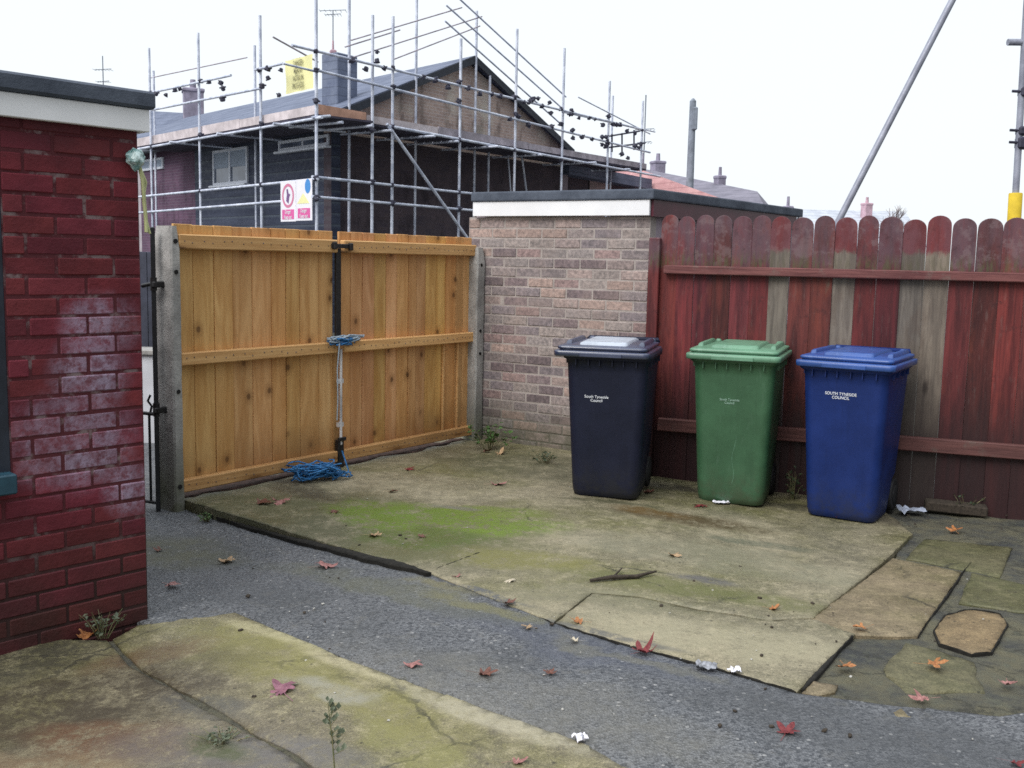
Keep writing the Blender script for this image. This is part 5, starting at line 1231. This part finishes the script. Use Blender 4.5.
# step edge: its shadow gap is painted by a dark strip among the sheets
# weeds
wm = {}
def weed_mat(name, c0, c1): t = NT(name); n = t.noise(25, 4); wm[name] = t.done(t.mix(t.ramp(n, .3, .7), c0, c1), .5, None, 0, .4)
weed_mat("weed_green", (.030, .075, .016), (.075, .15, .035)); weed_mat("weed_dull", (.045, .065, .036), (.13, .15, .10)); weed_mat("weed_dark", (.016, .030, .014), (.04, .06, .028)); weed_mat("weed_stem", (.10, .12, .05), (.19, .16, .09))
def weed(label, px, py, w, h, n, mat, ls, seed, zf=slab_z, stemmy=False):
    P = gp(px, py, zf); s_ = (P - CAM).length / F; rr = random.Random(seed); W, Hh = w * s_ / 2, h * s_
    t = thing("weed", label, "weed", tuple(P)); st = MB(); lf = MB()
    for k in range(n):
        a = rr.uniform(0, 6.28); r_ = W * rr.random() ** .7; tip = Vector((math.cos(a) * r_, math.sin(a) * r_ * .8, Hh * rr.uniform(.35, 1))); base = Vector((tip.x * .2, tip.y * .2, -.01)); midp = (base + tip) / 2 + Vector((0, 0, Hh * .15))
        st.tube([base, midp, tip], [.0022, .0018, .0010], 4)
        for j in range(4):
            f_ = rr.uniform(.45, 1.0); c = base.lerp(tip, f_) + Vector((rr.uniform(-1, 1), rr.uniform(-1, 1), rr.uniform(-.3, .6))) * ls * .5; d = Vector((rr.uniform(-1, 1), rr.uniform(-1, 1), rr.uniform(-.2, .6))).normalized(); sd = d.cross(Vector((rr.uniform(-.4, .4), rr.uniform(-.4, .4), 1))).normalized(); l = ls * rr.uniform(.6, 1.2)
            m_ = c + d * l * .5 + Vector((0, 0, l * .12)); lf.add([c, m_ + sd * l * .3, c + d * l, m_ - sd * l * .3], [(0, 1, 2), (0, 2, 3)])
    st.build("stem", wm["weed_stem"], t); lf.build("leaves", wm[mat], t, fix=False); return t
weed("small grey green weed at the foot of the outhouse wall", 103, 636, 46, 26, 16, "weed_dull", .022, 1, path_z)
weed("leafy green weed at the foot of the right gate post", 490, 449, 50, 26, 26, "weed_green", .050, 2)
weed("low green weed along the garage wall foot", 545, 463, 50, 14, 16, "weed_dark", .032, 3)
weed("dark weed in the gap between green and blue bins", 793, 500, 26, 30, 16, "weed_dark", .030, 4)
weed("dark weed tuft against the fence foot right of the blue bin", 965, 512, 34, 18, 14, "weed_dark", .028, 5)
weed("grass tuft in the step crack below the gate post", 207, 521, 26, 9, 16, "weed_green", .018, 6, path_z)
weed("low moss tuft on the joint of the lower left concrete", 222, 742, 60, 10, 26, "weed_dull", .014, 8, path_z)
# tall seed stalk in the foreground
P = gp(335, 772, path_z); ts = thing("weed_stalk", "tall thin seeding weed stalk at the bottom left", "weed", tuple(P)); st = MB(); lf = MB(); rr = random.Random(11)
hh = .20; st.tube([(0, 0, -.01), (-.008, 0, hh * .5), (-.022, .01, hh)], [.0026, .002, .001], 5)
for k in range(16):
    f_ = .2 + .8 * k / 15; b0 = Vector((-.008 * f_ * 2.2, .005 * f_, hh * f_)); d = Vector((rr.uniform(-1, 1), rr.uniform(-.6, .6), rr.uniform(.3, 1))).normalized(); l = .045 * (1.2 - f_) + .012; st.tube([b0, b0 + d * l], [.0012, .0008], 4)
    for j in range(3): c = b0 + d * l * rr.uniform(.4, 1); s2 = rr.uniform(.004, .009); lf.add([c, c + Vector((s2, 0, s2)), c + Vector((0, s2, 2 * s2)), c + Vector((-s2, 0, s2))], [(0, 1, 2), (0, 2, 3)])
st.build("stem", wm["weed_stem"], ts); lf.build("leaves", wm["weed_dull"], ts, fix=False)
# blue rope: the knot round the gate stiles and the heap on the ground
def rope_bundle(c, rx, ry, rz_, n, r, seed, mat, axis=None, amp=1.0):
    rr = random.Random(seed); b = MB()
    for _ in range(n):
        pts = []; a = rr.uniform(0, 6.28); f1, f2, f3 = rr.uniform(.8, 2.2), rr.uniform(.8, 2.4), rr.uniform(.6, 1.8); p1, p2, p3 = [rr.uniform(0, 6.28) for _ in range(3)]; sx, sy = rr.uniform(.5, 1), rr.uniform(.5, 1)
        for k in range(40):
            t = k / 39 * 6.28 * 1.1; w_ = mnoise.noise_vector(Vector((k * .55, seed * 3.1, _ * 7.7))); pts.append(Vector((math.sin(t * f1 + p1) * rx * sx + w_.x * rx * .42, math.sin(t * f2 + p2) * ry * sy + w_.y * ry * .55, abs(math.sin(t * f3 + p3)) * rz_ * sy + abs(w_.z) * rz_ * .4)))
        b.tube(pts, r, 6)
    return b
P = gp(316, 480); hb = rope_bundle(None, .20, .10, .10, 11, .0050, 17, None)
hp_ = thing("rope_heap", "tangled heap of blue rope on the ground before the gate", "rope", (P.x, P.y, P.z + .004), R(25)); hb.build("strands", M["rope"], hp_)
b = MB(); b.tube([(.12, .02, .01), (.20, .03, .008), (.235, .06, .03), (.20, .10, .16)], .0055, 6); b.build("loose_end", M["rope"], hp_)
kp = GP0 + gu * (gq(336, 346)) + gn * .0; kn = thing("tied_rope", "blue rope knotted round the meeting stiles of the timber gate", "rope", (kp.x, kp.y, .845), math.atan2(gu.y, gu.x))
b = rope_bundle(None, .125, .03, .05, 8, .0058, 9, None); b.build("strands", M["rope"], kn)
b = rope_bundle(None, .15, .03, .05, 4, .0055, 12, None); o = b.build("pale_strands", M["rope_pale"], kn); o.location = (.02, 0, .015)
b = MB(); b.tube([(-.06, -.035, .02), (-.085, -.04, -.15), (-.08, -.04, -.36), (-.088, -.04, -.50)], .0045, 6); b.build("loose_end", M["rope_pale"], kn)

# ------------------------------------------------------------------ light: bright overcast, broad soft sun from behind the viewer's left
w = bpy.data.worlds.new("World"); SC.world = w; w.use_nodes = True; nt = w.node_tree
bg = nt.nodes["Background"]; sk = nt.nodes.new("ShaderNodeTexSky"); sk.sky_type = "NISHITA"; sk.sun_disc = False
SEL, SAZ = R(45), R(220)
sk.sun_elevation = SEL; sk.sun_rotation = SAZ; sk.air_density = 1.0; sk.dust_density = 6.0; sk.ozone_density = 1.0
mx = nt.nodes.new("ShaderNodeMix"); mx.data_type = "RGBA"; mx.inputs[0].default_value = .86
nt.links.new(sk.outputs[0], mx.inputs[6]); mx.inputs[7].default_value = (9.75, 10.3, 10.7, 1)
nt.links.new(mx.outputs[2], bg.inputs[0]); bg.inputs[1].default_value = .113
tc = nt.nodes.new("ShaderNodeTexCoord"); dt = nt.nodes.new("ShaderNodeVectorMath"); dt.operation = "DOT_PRODUCT"; nt.links.new(tc.outputs["Generated"], dt.inputs[0]); dt.inputs[1].default_value = (.80, -.60, 0)
def wr(sock, a, b, va, vb):
    x = nt.nodes.new("ShaderNodeMapRange"); x.interpolation_type = "SMOOTHSTEP"; nt.links.new(sock, x.inputs[0]); x.inputs[1].default_value = a; x.inputs[2].default_value = b; x.inputs[3].default_value = va; x.inputs[4].default_value = vb; return x.outputs[0]
sx_ = nt.nodes.new("ShaderNodeSeparateXYZ"); nt.links.new(tc.outputs["Generated"], sx_.inputs[0])
ad = nt.nodes.new("ShaderNodeMath"); ad.operation = "ADD"; nt.links.new(wr(dt.outputs["Value"], .20, .85, 1.0, .40), ad.inputs[0]); nt.links.new(wr(sx_.outputs[2], .45, .95, 0, .75), ad.inputs[1])
ml_ = nt.nodes.new("ShaderNodeMath"); ml_.operation = "MULTIPLY"; nt.links.new(ad.outputs[0], ml_.inputs[0]); ml_.inputs[1].default_value = .113; nt.links.new(ml_.outputs[0], bg.inputs[1])
sd = bpy.data.lights.new("sun", "SUN"); sd.energy = 2.25; sd.angle = R(34); sd.color = (1, .975, .94)
so = bpy.data.objects.new("sun", sd); COL.objects.link(so)
dirv = Vector((math.sin(SAZ) * math.cos(SEL), math.cos(SAZ) * math.cos(SEL), math.sin(SEL))); so.rotation_euler = dirv.to_track_quat("Z", "Y").to_euler()
SC.view_settings.view_transform = "Standard"; SC.view_settings.look = "None"; SC.view_settings.exposure = 0
SC.render.engine = "CYCLES"; SC.cycles.use_denoising = False; SC.cycles.pixel_filter_type = "BLACKMAN_HARRIS"; SC.cycles.filter_width = 1.6
